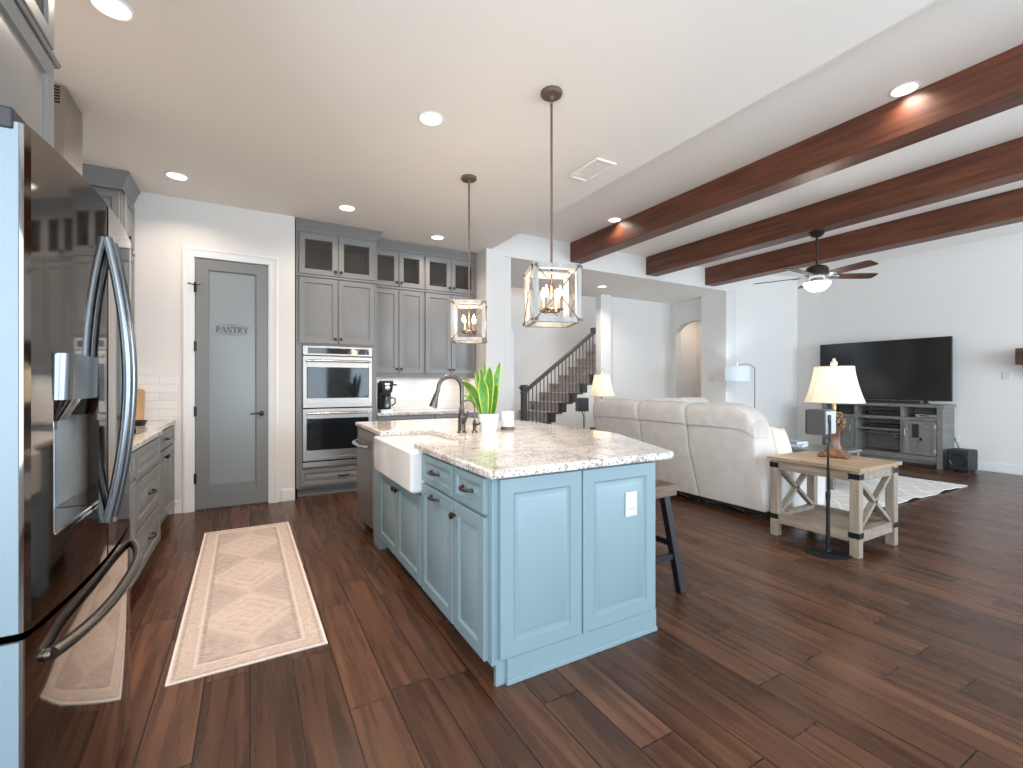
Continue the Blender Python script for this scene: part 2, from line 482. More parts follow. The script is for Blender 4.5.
# ------------------------------------------------------------------ mesh helpers
class MB:
    def __init__(s):
        s.v = []; s.f = []; s.mi = []; s.cur = 0
    def add(s, vs, fs):
        o = len(s.v)
        s.v += [tuple(p) for p in vs]
        s.f += [tuple(i + o for i in f) for f in fs]
        s.mi += [s.cur] * len(fs)
        return s
    def box(s, x0, y0, z0, x1, y1, z1):
        x0, x1 = sorted((x0, x1)); y0, y1 = sorted((y0, y1)); z0, z1 = sorted((z0, z1))
        return s.add([(x0, y0, z0), (x1, y0, z0), (x1, y1, z0), (x0, y1, z0), (x0, y0, z1), (x1, y0, z1), (x1, y1, z1), (x0, y1, z1)],
                     [(0, 3, 2, 1), (4, 5, 6, 7), (0, 1, 5, 4), (1, 2, 6, 5), (2, 3, 7, 6), (3, 0, 4, 7)])
    def prism(s, poly, axis, a, b):
        n = len(poly)
        def P(p, h):
            return {'x': (h, p[0], p[1]), 'y': (p[0], h, p[1]), 'z': (p[0], p[1], h)}[axis]
        vs = [P(p, a) for p in poly] + [P(p, b) for p in poly]
        fs = [tuple(range(n - 1, -1, -1)), tuple(range(n, 2 * n))] + [(i, (i + 1) % n, n + (i + 1) % n, n + i) for i in range(n)]
        return s.add(vs, fs)
    def rings(s, rings, cap0=True, cap1=True, close=False):
        n = len(rings[0]); k = len(rings); vs = [p for r in rings for p in r]; fs = []
        for i in range(k if close else k - 1):
            j = (i + 1) % k
            for q in range(n):
                fs.append((i * n + q, i * n + (q + 1) % n, j * n + (q + 1) % n, j * n + q))
        if not close:
            if cap0: fs.append(tuple(range(n - 1, -1, -1)))
            if cap1: fs.append(tuple((k - 1) * n + q for q in range(n)))
        return s.add(vs, fs)
    def tube(s, pts, r, seg=10, cap=True, flat=1.0):
        pts = [Vector(p) for p in pts]; n = len(pts)
        rs = r if isinstance(r, (list, tuple)) else [r] * n
        up = None; rings = []
        for i, p in enumerate(pts):
            t = (pts[min(i + 1, n - 1)] - pts[max(i - 1, 0)]).normalized()
            if up is None:
                up = Vector((0, 0, 1)) if abs(t.z) < 0.9 else Vector((1, 0, 0))
            u = (up - t * up.dot(t)).normalized(); w = t.cross(u); up = u
            rings.append([tuple(p + u * (rs[i] * cos(2 * pi * q / seg)) + w * (rs[i] * flat * sin(2 * pi * q / seg))) for q in range(seg)])
        return s.rings(rings, cap, cap)
    def lathe(s, prof, c=(0, 0, 0), seg=24, axis='z', cap=True):
        rings = []
        for r, h in prof:
            ring = []
            for q in range(seg):
                a = 2 * pi * q / seg
                u, w = max(r, 1e-4) * cos(a), max(r, 1e-4) * sin(a)
                p = {'z': (u, w, h), 'y': (u, h, w), 'x': (h, u, w)}[axis]
                ring.append((c[0] + p[0], c[1] + p[1], c[2] + p[2]))
            rings.append(ring)
        return s.rings(rings, cap, cap)
    def bar(s, p, q, w, h, up=(0, 0, 1)):
        # square bar from p to q
        p, q = Vector(p), Vector(q); t = (q - p).normalized(); up = Vector(up)
        if abs(t.dot(up)) > 0.98: up = Vector((1, 0, 0))
        a = t.cross(up).normalized() * (w / 2); b = a.cross(t).normalized() * (h / 2)
        def ring(o): return [tuple(o + a + b), tuple(o - a + b), tuple(o - a - b), tuple(o + a - b)]
        return s.rings([ring(p), ring(q)])
    def panel(s, x0, z0, x1, z1, y=0.0, t=0.02, fw=0.055, raised=True):
        # cabinet front facing -y: outer frame, ogee step, raised centre
        if raised:
            prof = [(0, 0), (0, -t + 0.003), (0.003, -t), (fw, -t), (fw + 0.006, -t + 0.011), (fw + 0.014, -t + 0.012), (fw + 0.034, -t + 0.003), (fw + 0.037, -t + 0.002)]
        else:
            prof = [(0, 0), (0, -t + 0.003), (0.003, -t)]
        rings = [[(x0 + i, y + d, z0 + i), (x1 - i, y + d, z0 + i), (x1 - i, y + d, z1 - i), (x0 + i, y + d, z1 - i)] for i, d in prof]
        return s.rings(rings)
    def frame(s, x0, z0, x1, z1, y, t, fw, step=0.008):
        # open frame (for a glazed door) facing -y
        prof = [(0, 0), (0, -t + 0.003), (0.003, -t), (fw - step, -t), (fw, -t + 0.009), (fw, 0)]
        rings = [[(x0 + i, y + d, z0 + i), (x1 - i, y + d, z0 + i), (x1 - i, y + d, z1 - i), (x0 + i, y + d, z1 - i)] for i, d in prof]
        return s.rings(rings, close=True)
    def xform(s, f):
        s.v = [f(p) for p in s.v]
        return s
    def build(s, name, mat, parent=None, bevel=0.0, seg=2, smooth=True, sub=0, ang=35):
        me = bpy.data.meshes.new(name)
        me.from_pydata(s.v, [], s.f)
        bm = bmesh.new(); bm.from_mesh(me)
        bmesh.ops.recalc_face_normals(bm, faces=bm.faces)
        bm.to_mesh(me); bm.free()
        mats = mat if isinstance(mat, (list, tuple)) else [mat]
        for k in mats: me.materials.append(MAT[k] if isinstance(k, str) else k)
        if len(mats) > 1:
            for p, i in zip(me.polygons, s.mi): p.material_index = i
        if smooth:
            for p in me.polygons: p.use_smooth = True
            me.set_sharp_from_angle(angle=radians(ang))
        o = bpy.data.objects.new(name, me)
        COL.objects.link(o)
        if parent: o.parent = parent
        if bevel:
            b = o.modifiers.new('bevel', 'BEVEL'); b.width = bevel; b.segments = seg; b.limit_method = 'ANGLE'; b.angle_limit = radians(40)
        if sub:
            u = o.modifiers.new('sub', 'SUBSURF'); u.levels = sub; u.render_levels = sub
        return o

def tag(o, label, cat, group=None):
    o['label'] = label; o['category'] = cat
    if group: o['group'] = group
    return o

def thing(name, label, cat, loc=(0, 0, 0), rz=0.0, group=None):
    o = bpy.data.objects.new(name, None)
    o.empty_display_size = 0.1
    COL.objects.link(o)
    o.location = loc; o.rotation_euler = (0, 0, rz)
    return tag(o, label, cat, group)

def struct(name, mb, mat, bevel=0.0, parent=None, smooth=True):
    o = mb.build(name, mat, parent, bevel, smooth=smooth)
    if not parent: o['kind'] = 'structure'
    return o

def copy_tree(o, parent=None):
    c = o.copy(); COL.objects.link(c)
    if parent: c.parent = parent
    for ch in list(o.children): copy_tree(ch, c)
    return c

def lamp_point(name, parent, loc, power, color, radius=0.03):
    l = bpy.data.lights.new(name, 'POINT'); l.energy = power; l.color = color; l.shadow_soft_size = radius
    o = bpy.data.objects.new(name, l); COL.objects.link(o); o.location = loc
    if parent: o.parent = parent
    return o

def arc(c, r, a0, a1, n, plane='xz'):
    out = []
    for i in range(n + 1):
        a = a0 + (a1 - a0) * i / n
        u, w = r * cos(a), r * sin(a)
        out.append({'xz': (c[0] + u, c[1], c[2] + w), 'yz': (c[0], c[1] + u, c[2] + w), 'xy': (c[0] + u, c[1] + w, c[2])}[plane])
    return out

def rrect(x0, y0, x1, y1, r, z, n=5):
    pts = []
    for cx, cy, a0 in ((x1 - r, y1 - r, 0), (x0 + r, y1 - r, pi / 2), (x0 + r, y0 + r, pi), (x1 - r, y0 + r, 3 * pi / 2)):
        for i in range(n + 1):
            a = a0 + pi / 2 * i / n
            pts.append((cx + r * cos(a), cy + r * sin(a), z))
    return pts

# ------------------------------------------------------------------ the setting
CK, CL, CH = 3.05, 3.33, 2.98          # kitchen, living-room and hall ceilings
YB = 5.46                              # far wall line of kitchen and living room
XL, XT = -1.30, 9.20                   # left wall, television wall
YR = -2.80                             # rear wall

struct('floor', MB().box(-1.5, YR - 0.2, -0.12, 10.6, 9.6, 0.0), 'floor')
struct('ceiling_kitchen', MB().box(-1.5, YR - 0.2, CK, 2.80, 6.3, 3.55), 'ceiling')
struct('ceiling_living', MB().box(2.80, YR - 0.2, CL, 9.4, 5.48, 3.55), 'ceiling')
struct('ceiling_hall', MB().box(2.802, 5.48, CH, 9.6, 7.10, 3.55), 'ceiling')
w = MB()
w.box(-1.38, YR - 0.2, 0, XL, -2.1, CK); w.box(-1.38, 0.3, 0, XL, 5.6, CK); w.box(-1.38, -2.1, 0, XL, 0.3, 0.55); w.box(-1.38, -2.1, 2.5, XL, 0.3, CK)
struct('wall_left', w, 'wall')
w = MB()
for yy in (-2.1, -1.3, -0.5, 0.3): w.box(-1.36, yy - 0.03, 0.55, -1.32, yy + 0.03, 2.5)
w.box(-1.36, -2.1, 0.55, -1.32, 0.3, 0.61).box(-1.36, -2.1, 2.44, -1.32, 0.3, 2.5)
struct('window_4', w, 'window_blue')  # made-up window for the kitchen fill light on this side
# pantry wall with its door opening
w = MB()
w.box(-1.3, YB, 0, -0.485, YB + 0.13, CK); w.box(0.18, YB, 0, 0.42, YB + 0.13, CK); w.box(-0.485, YB, 2.51, 0.18, YB + 0.13, CK)
struct('wall_pantry', w, 'wall')
struct('wall_pantry_back', MB().box(-1.3, 6.4, 0, 0.3, 6.5, CK), 'wall')
struct('wall_oven_side', MB().box(0.30, YB + 0.13, 0, 0.42, 6.25, CK), 'wall')
struct('wall_kitchen_back', MB().box(0.42, 6.13, 0, 2.72, 6.28, CK), 'wall')
struct('wall_backsplash', MB().box(1.32, 6.118, 0.906, 2.719, 6.13, 1.345), 'tile_x')
w = MB().box(2.72, YB, 0, 3.0, 6.28, CK); w.box(3.0, YB + 0.02, 0, 3.11, 6.28, CH)
struct('wall_pier', w, 'wall', 0.006)
struct('wall_header', MB().box(2.8, YB + 0.005, CH, 9.2, 5.48, CL), 'wall')
struct('wall_stair', MB().box(2.4, 8.15, 0, 7.6, 8.3, 5.4), 'wall')
struct('wall_hall_left', MB().box(2.4, 7.6, 0, 3.3, 8.15, 5.4), 'wall')
struct('wall_stair_top', MB().box(2.4, 7.10, CH, 7.6, 7.14, 5.4), 'wall')
struct('ceiling_stair', MB().box(2.4, 7.1, 5.4, 7.6, 8.3, 5.5), 'ceiling')
struct('wall_hall_end', MB().box(5.87, 6.84, 0, 6.13, 7.0, CH), 'wall', 0.006)
struct('wall_hall_back', MB().box(6.13, 6.95, 0, 9.4, 7.0, CH), 'wall')
struct('wall_living_pier', MB().box(7.71, 5.47, 0, 7.98, 6.02, CH), 'wall', 0.006)

def arch_wall(name, x0, x1, y0, y1, ya, yb, zs, rise):
    # wall in the y/z plane with an arched opening ya..yb, springing at zs
    pts = [(y0, 0), (y0, CH), (y1, CH), (y1, 0), (yb, 0), (yb, zs)]
    n = 14
    for i in range(1, n):
        t = pi * i / n
        pts.append(((ya + yb) / 2 + (yb - ya) / 2 * cos(t), zs + rise * sin(t)))
    pts += [(ya, zs), (ya, 0)]
    return struct(name, MB().prism(pts, 'x', x0, x1), 'wall', smooth=True)
arch_wall('wall_arch', 7.90, 8.06, 5.5, 6.95, 5.89, 6.80, 2.33, 0.22)
arch_wall('wall_arch_inner', 8.75, 8.87, 5.5, 6.95, 5.70, 6.66, 2.33, 0.20)
struct('wall_arch_room', MB().box(9.5, 5.4, 0, 9.6, 7.0, CH), 'wall')
# back wall of the living room, then the television wall
struct('wall_living_back', MB().prism([(7.98, 5.47), (XT, 5.0), (XT + 0.2, 5.15), (8.05, 5.62)], 'z', 0, CL), 'wall')
struct('wall_television', MB().box(XT, YR - 0.2, 0, XT + 0.2, 5.02, CL), 'wall')
# rear wall with three window openings
def rear_wall():
    m = MB(); y0, y1 = YR - 0.12, YR
    holes = [(-0.7, 1.9, 0.5, 2.6), (2.5, 4.7, 0.5, 2.6), (5.3, 8.5, 0.5, 2.8)]
    x = -1.5
    for a, b, lo, hi in holes:
        m.box(x, y0, 0, a, y1, 3.55); m.box(a, y0, 0, b, y1, lo); m.box(a, y0, hi, b, y1, 3.55); x = b
    m.box(x, y0, 0, XT + 0.2, y1, 3.55)
    struct('wall_rear', m, 'wall')
    for k, (a, b, lo, hi) in enumerate(holes):
        f = MB(); n = 3 if k != 1 else 2
        for i in range(n + 1):
            xx = a + (b - a) * i / n
            f.box(xx - 0.03, y0 + 0.02, lo, xx + 0.03, y1 - 0.02, hi)
        f.box(a, y0 + 0.02, lo, b, y1 - 0.02, lo + 0.06); f.box(a, y0 + 0.02, hi - 0.06, b, y1 - 0.02, hi)
        struct('window_%d' % (k + 1), f, 'window_blue')
rear_wall()

# baseboards
def baseboard(name, x0, y0, x1, y1, h=0.13):
    struct(name, MB().box(x0, y0, 0, x1, y1, h - 0.02).box(x0 + (0.004 if x1 - x0 < 0.05 else 0), y0 + (0.004 if y1 - y0 < 0.05 else 0), h - 0.02, x1, y1, h), 'trim', 0.003)
baseboard('baseboard_television', XT - 0.016, YR, XT, 4.98)
baseboard('baseboard_pantry_right', 0.29, YB - 0.016, 0.42, YB)
baseboard('baseboard_pantry_left', -0.64, YB - 0.016, -0.572, YB)
baseboard('baseboard_hall', 6.13, 6.934, 7.9, 6.95)
baseboard('baseboard_pier', 2.72, YB - 0.016, 3.0, YB)
# pantry door casing, then the door
c = MB()
prof = [(0, 0), (0.085, 0), (0.085, -0.022), (0.07, -0.026), (0.055, -0.018), (0.012, -0.014), (0, -0.010)]
def casing(m, x0, x1, ztop, y):
    rings = []
    for (px, pz, sx, sz) in ((x0, 0, -1, 0), (x0, ztop, -1, 1), (x1, ztop, 1, 1), (x1, 0, 1, 0)):
        rings.append([(px + sx * o, y + d, pz + sz * o) for o, d in prof])
    m.rings(rings)
casing(c, -0.48, 0.175, 2.50, YB)
c.box(-0.485, YB, 0, -0.472, YB + 0.13, 2.51); c.box(0.167, YB, 0, 0.18, YB + 0.13, 2.51); c.box(-0.485, YB, 2.497, 0.18, YB + 0.13, 2.51)
struct('trim_1', c, 'trim')
def pantry_door():
    d = MB().frame(-0.468, 0.012, 0.163, 2.492, YB + 0.045, 0.04, 0.115, 0.012)
    # taller bottom rail
    d.box(-0.36, YB + 0.0055, 0.122, 0.055, YB + 0.04, 0.245)
    o = struct('door_1', d, 'door_grey', 0.0, None, False)
    MB().box(-0.356, YB + 0.022, 0.24, 0.051, YB + 0.03, 2.38).build('frosted_pane', 'frosted', o)
    # lettering on the pane
    t = MB(); y0, y1 = YB + 0.0195, YB + 0.0225
    H = 0.061; st = 0.016; th = 0.007; se = 0.006
    def rect(x0, z0, x1, z1): t.box(x0, y0, z0, x1, y1, z1)
    def quad(pts): t.prism(pts, 'y', y0, y1)
    def ring(cx, cz, rx, rz, th_, a0=-pi / 2, a1=pi / 2):
        n = 10
        P = [(cx + rx * cos(a0 + (a1 - a0) * i / n), cz + rz * sin(a0 + (a1 - a0) * i / n)) for i in range(n + 1)]
        Q = [(cx + (rx - th_) * cos(a0 + (a1 - a0) * i / n), cz + (rz - 0.006) * sin(a0 + (a1 - a0) * i / n)) for i in range(n + 1)]
        for i in range(n): quad([P[i], P[i + 1], Q[i + 1], Q[i]])
    x = -0.300; z = 1.772
    def serif(cx, zz, wd=0.026): rect(cx - wd / 2, zz, cx + wd / 2, zz + se)
    def L_P(x, leg=False):
        rect(x + 0.006, z, x + 0.006 + st, z + H); serif(x + 0.0125, z); serif(x + 0.010, z + H - se, 0.02)
        ring(x + 0.018, z + H * 0.70, 0.030, H * 0.30, st)
        if leg:
            quad([(x + 0.018, z + H * 0.44), (x + 0.030, z + H * 0.44), (x + 0.050, z), (x + 0.036, z)]); serif(x + 0.045, z, 0.02)
        return 0.050 if not leg else 0.056
    def L_A(x):
        quad([(x + 0.021, z + H), (x + 0.027, z + H), (x + 0.010, z), (x + 0.004, z)])
        quad([(x + 0.020, z + H), (x + 0.032, z + H), (x + 0.050, z), (x + 0.036, z)])
        rect(x + 0.013, z + 0.022, x + 0.038, z + 0.028); serif(x + 0.007, z, 0.02); serif(x + 0.043, z, 0.024)
        return 0.052
    def L_N(x):
        rect(x + 0.006, z, x + 0.012, z + H); rect(x + 0.042, z, x + 0.048, z + H)
        quad([(x + 0.004, z + H), (x + 0.018, z + H), (x + 0.048, z), (x + 0.036, z)])
        serif(x + 0.009, z, 0.02); serif(x + 0.045, z + H - se, 0.02); serif(x + 0.006, z + H - se, 0.014)
        return 0.055
    def L_T(x):
        rect(x + 0.017, z, x + 0.017 + st, z + H); rect(x, z + H - th, x + 0.047, z + H)
        rect(x, z + H - 0.02, x + 0.005, z + H); rect(x + 0.042, z + H - 0.02, x + 0.047, z + H); serif(x + 0.0235, z)
        return 0.049
    def L_Y(x):
        rect(x + 0.018, z, x + 0.018 + st, z + H * 0.45)
        quad([(x, z + H), (x + 0.013, z + H), (x + 0.031, z + H * 0.42), (x + 0.018, z + H * 0.42)])
        quad([(x + 0.042, z + H), (x + 0.048, z + H), (x + 0.031, z + H * 0.42), (x + 0.024, z + H * 0.42)])
        serif(x + 0.0245, z); serif(x + 0.006, z + H - se, 0.022); serif(x + 0.045, z + H - se, 0.018)
        return 0.05
    x += L_P(x); x += L_A(x); x += L_N(x); x += L_T(x); x += L_P(x, True); x += L_Y(x)
    # flourishes above and below the word
    for zz, sgn in ((z + H + 0.018, 1), (z - 0.018, -1)):
        for sx in (-1, 1):
            pts = [(-0.146 + sx * (0.05 + 0.075 * i / 8), zz + sgn * 0.006 * sin(pi * 2 * i / 8)) for i in range(9)]
            for i in range(8):
                quad([(pts[i][0], pts[i][1]), (pts[i + 1][0], pts[i + 1][1]), (pts[i + 1][0], pts[i + 1][1] + 0.003), (pts[i][0], pts[i][1] + 0.003)])
        for i in range(8):
            rect(-0.186 + i * 0.0105, zz - 0.005, -0.180 + i * 0.0105, zz + 0.006)
    t.xform(lambda p: (-0.298 + (p[0] + 0.298) * 0.91, p[1], p[2]))
    t.build('lettering', 'ink', o, smooth=False)
    h = MB().lathe([(0.026, 0), (0.026, -0.008), (0.012, -0.014), (0.010, -0.045)], (0.105, YB + 0.004, 0.945), 16, 'y')
    h.tube([(0.105, YB - 0.042, 0.945), (0.06, YB - 0.045, 0.947), (0.0, YB - 0.040, 0.942)], [0.010, 0.009, 0.006], 8)
    h.build('door_handle', 'bronze', o)
    for zz in (2.20, 1.62, 0.98, 0.32):
        MB().box(-0.476, YB - 0.004, zz - 0.045, -0.455, YB + 0.008, zz + 0.045).lathe([(0.007, zz - 0.05), (0.007, zz + 0.05)], (-0.472, YB - 0.004, 0), 8).build('hinge', 'bronze', o)
    MB().tube([(-0.474, YB - 0.006, 2.225), (-0.51, YB - 0.05, 2.225)], 0.005, 8).lathe([(0.009, 0), (0.009, 0.012)], (-0.512, YB - 0.054, 2.219), 8).tube([(-0.47, YB - 0.006, 2.225), (-0.42, YB - 0.035, 2.222)], 0.004, 8).build('door_stop', 'bronze', o)
pantry_door()
# backsplash tile on the pantry wall beside the counter, and along the left wall
struct('wall_tile_pantry', MB().box(-1.29, YB - 0.012, 0.906, -0.60, YB, 1.37), 'tile_x')
struct('wall_tile_left', MB().box(XL, 2.3, 0.906, XL + 0.012, YB - 0.012, 1.37), 'tile_y')
# hall door standing open beyond the pier
d = MB().box(3.56, 6.30, 0.01, 3.63, 7.05, 2.10)
do = struct('door_2', d, 'trim', 0.003)
MB().lathe([(0.012, 0), (0.012, -0.04), (0.028, -0.05), (0.028, -0.075), (0.012, -0.085)], (3.55, 6.37, 1.31), 12, 'x').build('door_handle', 'bronze', do)

# beams
for k, (x0, x1) in enumerate(((4.10, 4.32), (5.64, 5.88), (7.10, 7.35))):
    struct('ceiling_beam', MB().box(x0, YR, 3.045 - 0.01 * k, x1, YB + 0.004, CL), 'beam', 0.006)

# ------------------------------------------------------------------ ceiling fittings
def recessed(x, y, z, power, col, label):
    t = thing('recessed_light', label, 'ceiling light', (x, y, z), 0, 'recessed ceiling lights')
    MB().lathe([(0.086, 0), (0.086, -0.005), (0.078, -0.008), (0.072, -0.004), (0.072, 0)], seg=32).build('trim_ring', 'trim', t)
    MB().lathe([(0.001, -0.0035), (0.071, -0.0035)], seg=32, cap=False).build('lens', 'led', t)
    l = area_light('downlight', (0, 0, -0.015), (0, 0, 0), 0.13, 0.13, power, col, 140, 'DISK')
    l.parent = t
    return t
KW = (1.0, 0.83, 0.68)
recessed(-0.573, 2.852, CK, 27, KW, 'recessed ceiling light nearest the refrigerator at the top left')
recessed(1.067, 2.981, CK, 27, KW, 'recessed ceiling light left of the near pendant rod')
recessed(-0.549, 4.891, CK, 7, KW, 'recessed ceiling light in front of the pantry door wall')
recessed(0.862, 4.921, CK, 7, KW, 'recessed ceiling light in front of the double oven cabinet')
recessed(2.00, 5.36, CK, 7, KW, 'recessed ceiling light before the glass fronted wall cabinets')
recessed(4.012, 1.45, CL - 0.001, 2.2, NEUTRAL, 'recessed ceiling light close beside the nearest wooden beam at the right')
recessed(4.012, 4.417, CL - 0.001, 2.2, NEUTRAL, 'recessed ceiling light beside the far end of the nearest beam')
recessed(5.427, 6.30, CH, 19, NEUTRAL, 'recessed ceiling light in the hall ceiling before the stairs')

recessed(5.2, 7.7, 5.40, 26, KW, 'unseen ceiling light added to brighten the staircase')  # invented fitting out of view, lifts the dark stairwell
recessed(8.4, 6.3, CH, 7, KW, 'unseen ceiling light added to brighten the passage behind the arch')  # extra lamp out of view, put in to lighten the space inside the arch
v = thing('ceiling_vent', 'white rectangular air vent in the kitchen ceiling beside the near pendant', 'vent', (2.50, 3.03, CK))
MB().frame(-0.10, -0.19, 0.10, 0.19, 0, 0.012, 0.03).xform(lambda p: (p[0], p[2], p[1])).build('frame', 'ceiling', v)
s_ = MB()
for i in range(9):
    yy = -0.15 + i * 0.0375
    s_.box(-0.07, yy - 0.012, -0.006, 0.07, yy + 0.012, -0.003)
s_.build('slats', 'ceiling', v)

def pendant(x, y, rz, label):
    t = thing('lantern_pendant', label, 'pendant light', (x, y, CK), rz, 'lantern pendants over the island')
    MB().lathe([(0.066, 0), (0.068, -0.012), (0.060, -0.024), (0.018, -0.030), (0.010, -0.05)], seg=28).build('canopy', 'canopy', t)
    r = MB().tube([(0, 0, -0.075), (0, 0, -1.12)], 0.0075, 10)
    for k in range(3):
        r.tube([(0.008 * cos(a), 0.003, -0.055 - k * 0.012 + 0.010 * sin(a)) for a in [2 * pi * i / 8 for i in range(9)]], 0.0022, 6)
    r.build('rod', 'canopy', t)
    top, bot, h = -1.09, -1.435, 0.13
    f = MB(); b = 0.030
    for sx in (-1, 1):
        for sy in (-1, 1):
            f.box(sx * h - b / 2, sy * h - b / 2, bot, sx * h + b / 2, sy * h + b / 2, top)
    for zz in (top - b / 2, bot + b / 2):
        for s2 in (-1, 1):
            f.box(-h + b / 2, s2 * h - b / 2, zz - b / 2, h - b / 2, s2 * h + b / 2, zz + b / 2)
            f.box(s2 * h - b / 2, -h + b / 2, zz - b / 2, s2 * h + b / 2, h - b / 2, zz + b / 2)
    f.build('frame', 'lantern', t, 0.002)
    MB().box(-h, -0.012, top - 0.030, h, 0.012, top - 0.018).build('crossbar', 'lantern', t)
    br = MB(); e = h + b / 2 + 0.003; zb, zt = bot + 0.015, top - 0.015
    for s2 in (-1, 1):
        for a, c in ((zb, zt), (zt, zb)):
            br.tube([(-h, s2 * e, a), (h, s2 * e, c)], 0.0032, 6)
            br.tube([(s2 * e, -h, a), (s2 * e, h, c)], 0.0032, 6)
        for s3 in (-1, 1):
            for zz in (zb, zt):
                br.lathe([(0.010, 0), (0.010, s2 * 0.005), (0.004, s2 * 0.009)], (s3 * h, s2 * e, zz), 10, 'y')
                br.lathe([(0.010, 0), (0.010, s2 * 0.005), (0.004, s2 * 0.009)], (s2 * e, s3 * h, zz), 10, 'x')
    br.build('cross_rods', 'canopy', t)
    cl = MB().tube([(0, 0, top - 0.03), (0, 0, bot + 0.085)], 0.006, 8)
    cl.lathe([(0.018, bot + 0.075), (0.022, bot + 0.095), (0.012, bot + 0.105)], seg=14)
    for k in range(4):
        a = pi / 4 + k * pi / 2
        px, py = 0.062 * cos(a), 0.062 * sin(a)
        cl.tube([(0, 0, bot + 0.09), (px * 0.6, py * 0.6, bot + 0.075), (px, py, bot + 0.085)], 0.005, 8)
        cl.lathe([(0.006, bot + 0.08), (0.022, bot + 0.088), (0.022, bot + 0.094)], (px, py, 0), 14)
    cl.build('cluster', 'canopy', t)
    for k in range(4):
        a = pi / 4 + k * pi / 2
        px, py = 0.062 * cos(a), 0.062 * sin(a)
        cd = MB().lathe([(0.010, bot + 0.094), (0.010, bot + 0.165)], (px, py, 0), 12).build('candle_sleeve', 'sleeve', t)
        MB().lathe([(0.006, bot + 0.165), (0.013, bot + 0.185), (0.012, bot + 0.20), (0.005, bot + 0.222), (0.001, bot + 0.235)], (px, py, 0), 12).build('bulb', 'bulb', cd)
    lamp_point('pendant_glow', t, (0, 0, bot + 0.20), 8, (1.0, 0.78, 0.55), 0.06)
    return t
pendant(1.617, 2.345, radians(-20), 'nearer whitewashed lantern pendant with crossed rods over the island')
pendant(1.66, 3.669, radians(-28), 'farther whitewashed lantern pendant hanging before the wall cabinets')

def fan():
    t = thing('ceiling_fan', 'five bladed ceiling fan with lit bowl hanging under the middle beam', 'ceiling fan', (5.80, 2.93, 3.035))
    MB().lathe([(0.075, 0), (0.078, -0.02), (0.055, -0.05), (0.02, -0.062)], seg=24).build('canopy', 'bronze', t)
    MB().tube([(0, 0, -0.055), (0, 0, -0.40)], 0.013, 12).build('downrod', 'bronze', t)
    MB().lathe([(0.02, -0.375), (0.05, -0.39), (0.10, -0.41), (0.118, -0.44), (0.118, -0.50), (0.09, -0.515)], seg=28).build('motor_housing', 'bronze', t)
    MB().lathe([(0.10, -0.512), (0.105, -0.53), (0.085, -0.555), (0.06, -0.575), (0.10, -0.59), (0.135, -0.597)], seg=28).build('light_kit', 'nickel', t)
    MB().lathe([(0.14, -0.592), (0.145, -0.60), (0.125, -0.64), (0.075, -0.685), (0.02, -0.70), (0.001, -0.70)], seg=28).build('bowl', 'bowl', t)
    MB().lathe([(0.02, -0.698), (0.016, -0.71), (0.006, -0.72)], seg=12).build('finial', 'bronze', t)
    for k in range(5):
        a = radians(-32 - 72 * k)
        ca, sa = cos(a), sin(a)
        def tr(p, ca=ca, sa=sa):
            z = p[2] - p[1] * 0.22
            return (p[0] * ca - p[1] * sa, p[0] * sa + p[1] * ca, z)
        prof = [(0.17, 0.045), (0.20, 0.058), (0.45, 0.068), (0.62, 0.070), (0.66, 0.055), (0.665, 0.0)]
        poly = [(x, y) for x, y in prof] + [(x, -y) for x, y in prof[-2::-1]]
        bl = MB().prism(poly, 'z', -0.522, -0.514).xform(tr).build('blade', 'fan_blade', t)
        MB().prism([(0.09, 0.018), (0.15, 0.014), (0.19, 0.038), (0.235, 0.030), (0.245, 0), (0.235, -0.030), (0.19, -0.038), (0.15, -0.014), (0.09, -0.018)], 'z', -0.530, -0.5225).xform(tr).build('blade_bracket', 'nickel', bl)
    lamp_point('fan_light', t, (0, 0, -0.80), 14, (1.0, 0.93, 0.84), 0.1)
fan()

# ------------------------------------------------------------------ cabinet kit (local: x along the front, -y outward)
def knob(par, x, z, y=-0.02, mat='bronze'):
    MB().lathe([(0.006, y), (0.006, y - 0.012), (0.015, y - 0.018), (0.017, y - 0.026), (0.010, y - 0.032)], (x, 0, z), 14, 'y').build('knob', mat, par)
def pull(par, x, z, w=0.11, y=-0.02, vertical=False, mat='bronze'):
    m = MB()
    n = 10
    pts = []
    for i in range(n + 1):
        u = -1 + 2 * i / n
        o = y - 0.004 - 0.026 * (1 - u ** 4)
        pts.append((x, o, z + u * w / 2) if vertical else (x + u * w / 2, o, z))
    m.tube(pts, [0.0055 + 0.003 * (1 - abs(-1 + 2 * i / n)) for i in range(n + 1)], 8)
    for u in (-1, 1):
        c = (x, 0, z + u * w / 2) if vertical else (x + u * w / 2, 0, z)
        m.lathe([(0.010, y), (0.008, y - 0.008), (0.004, y - 0.012)], c, 10, 'y')
    m.build('pull', mat, par)

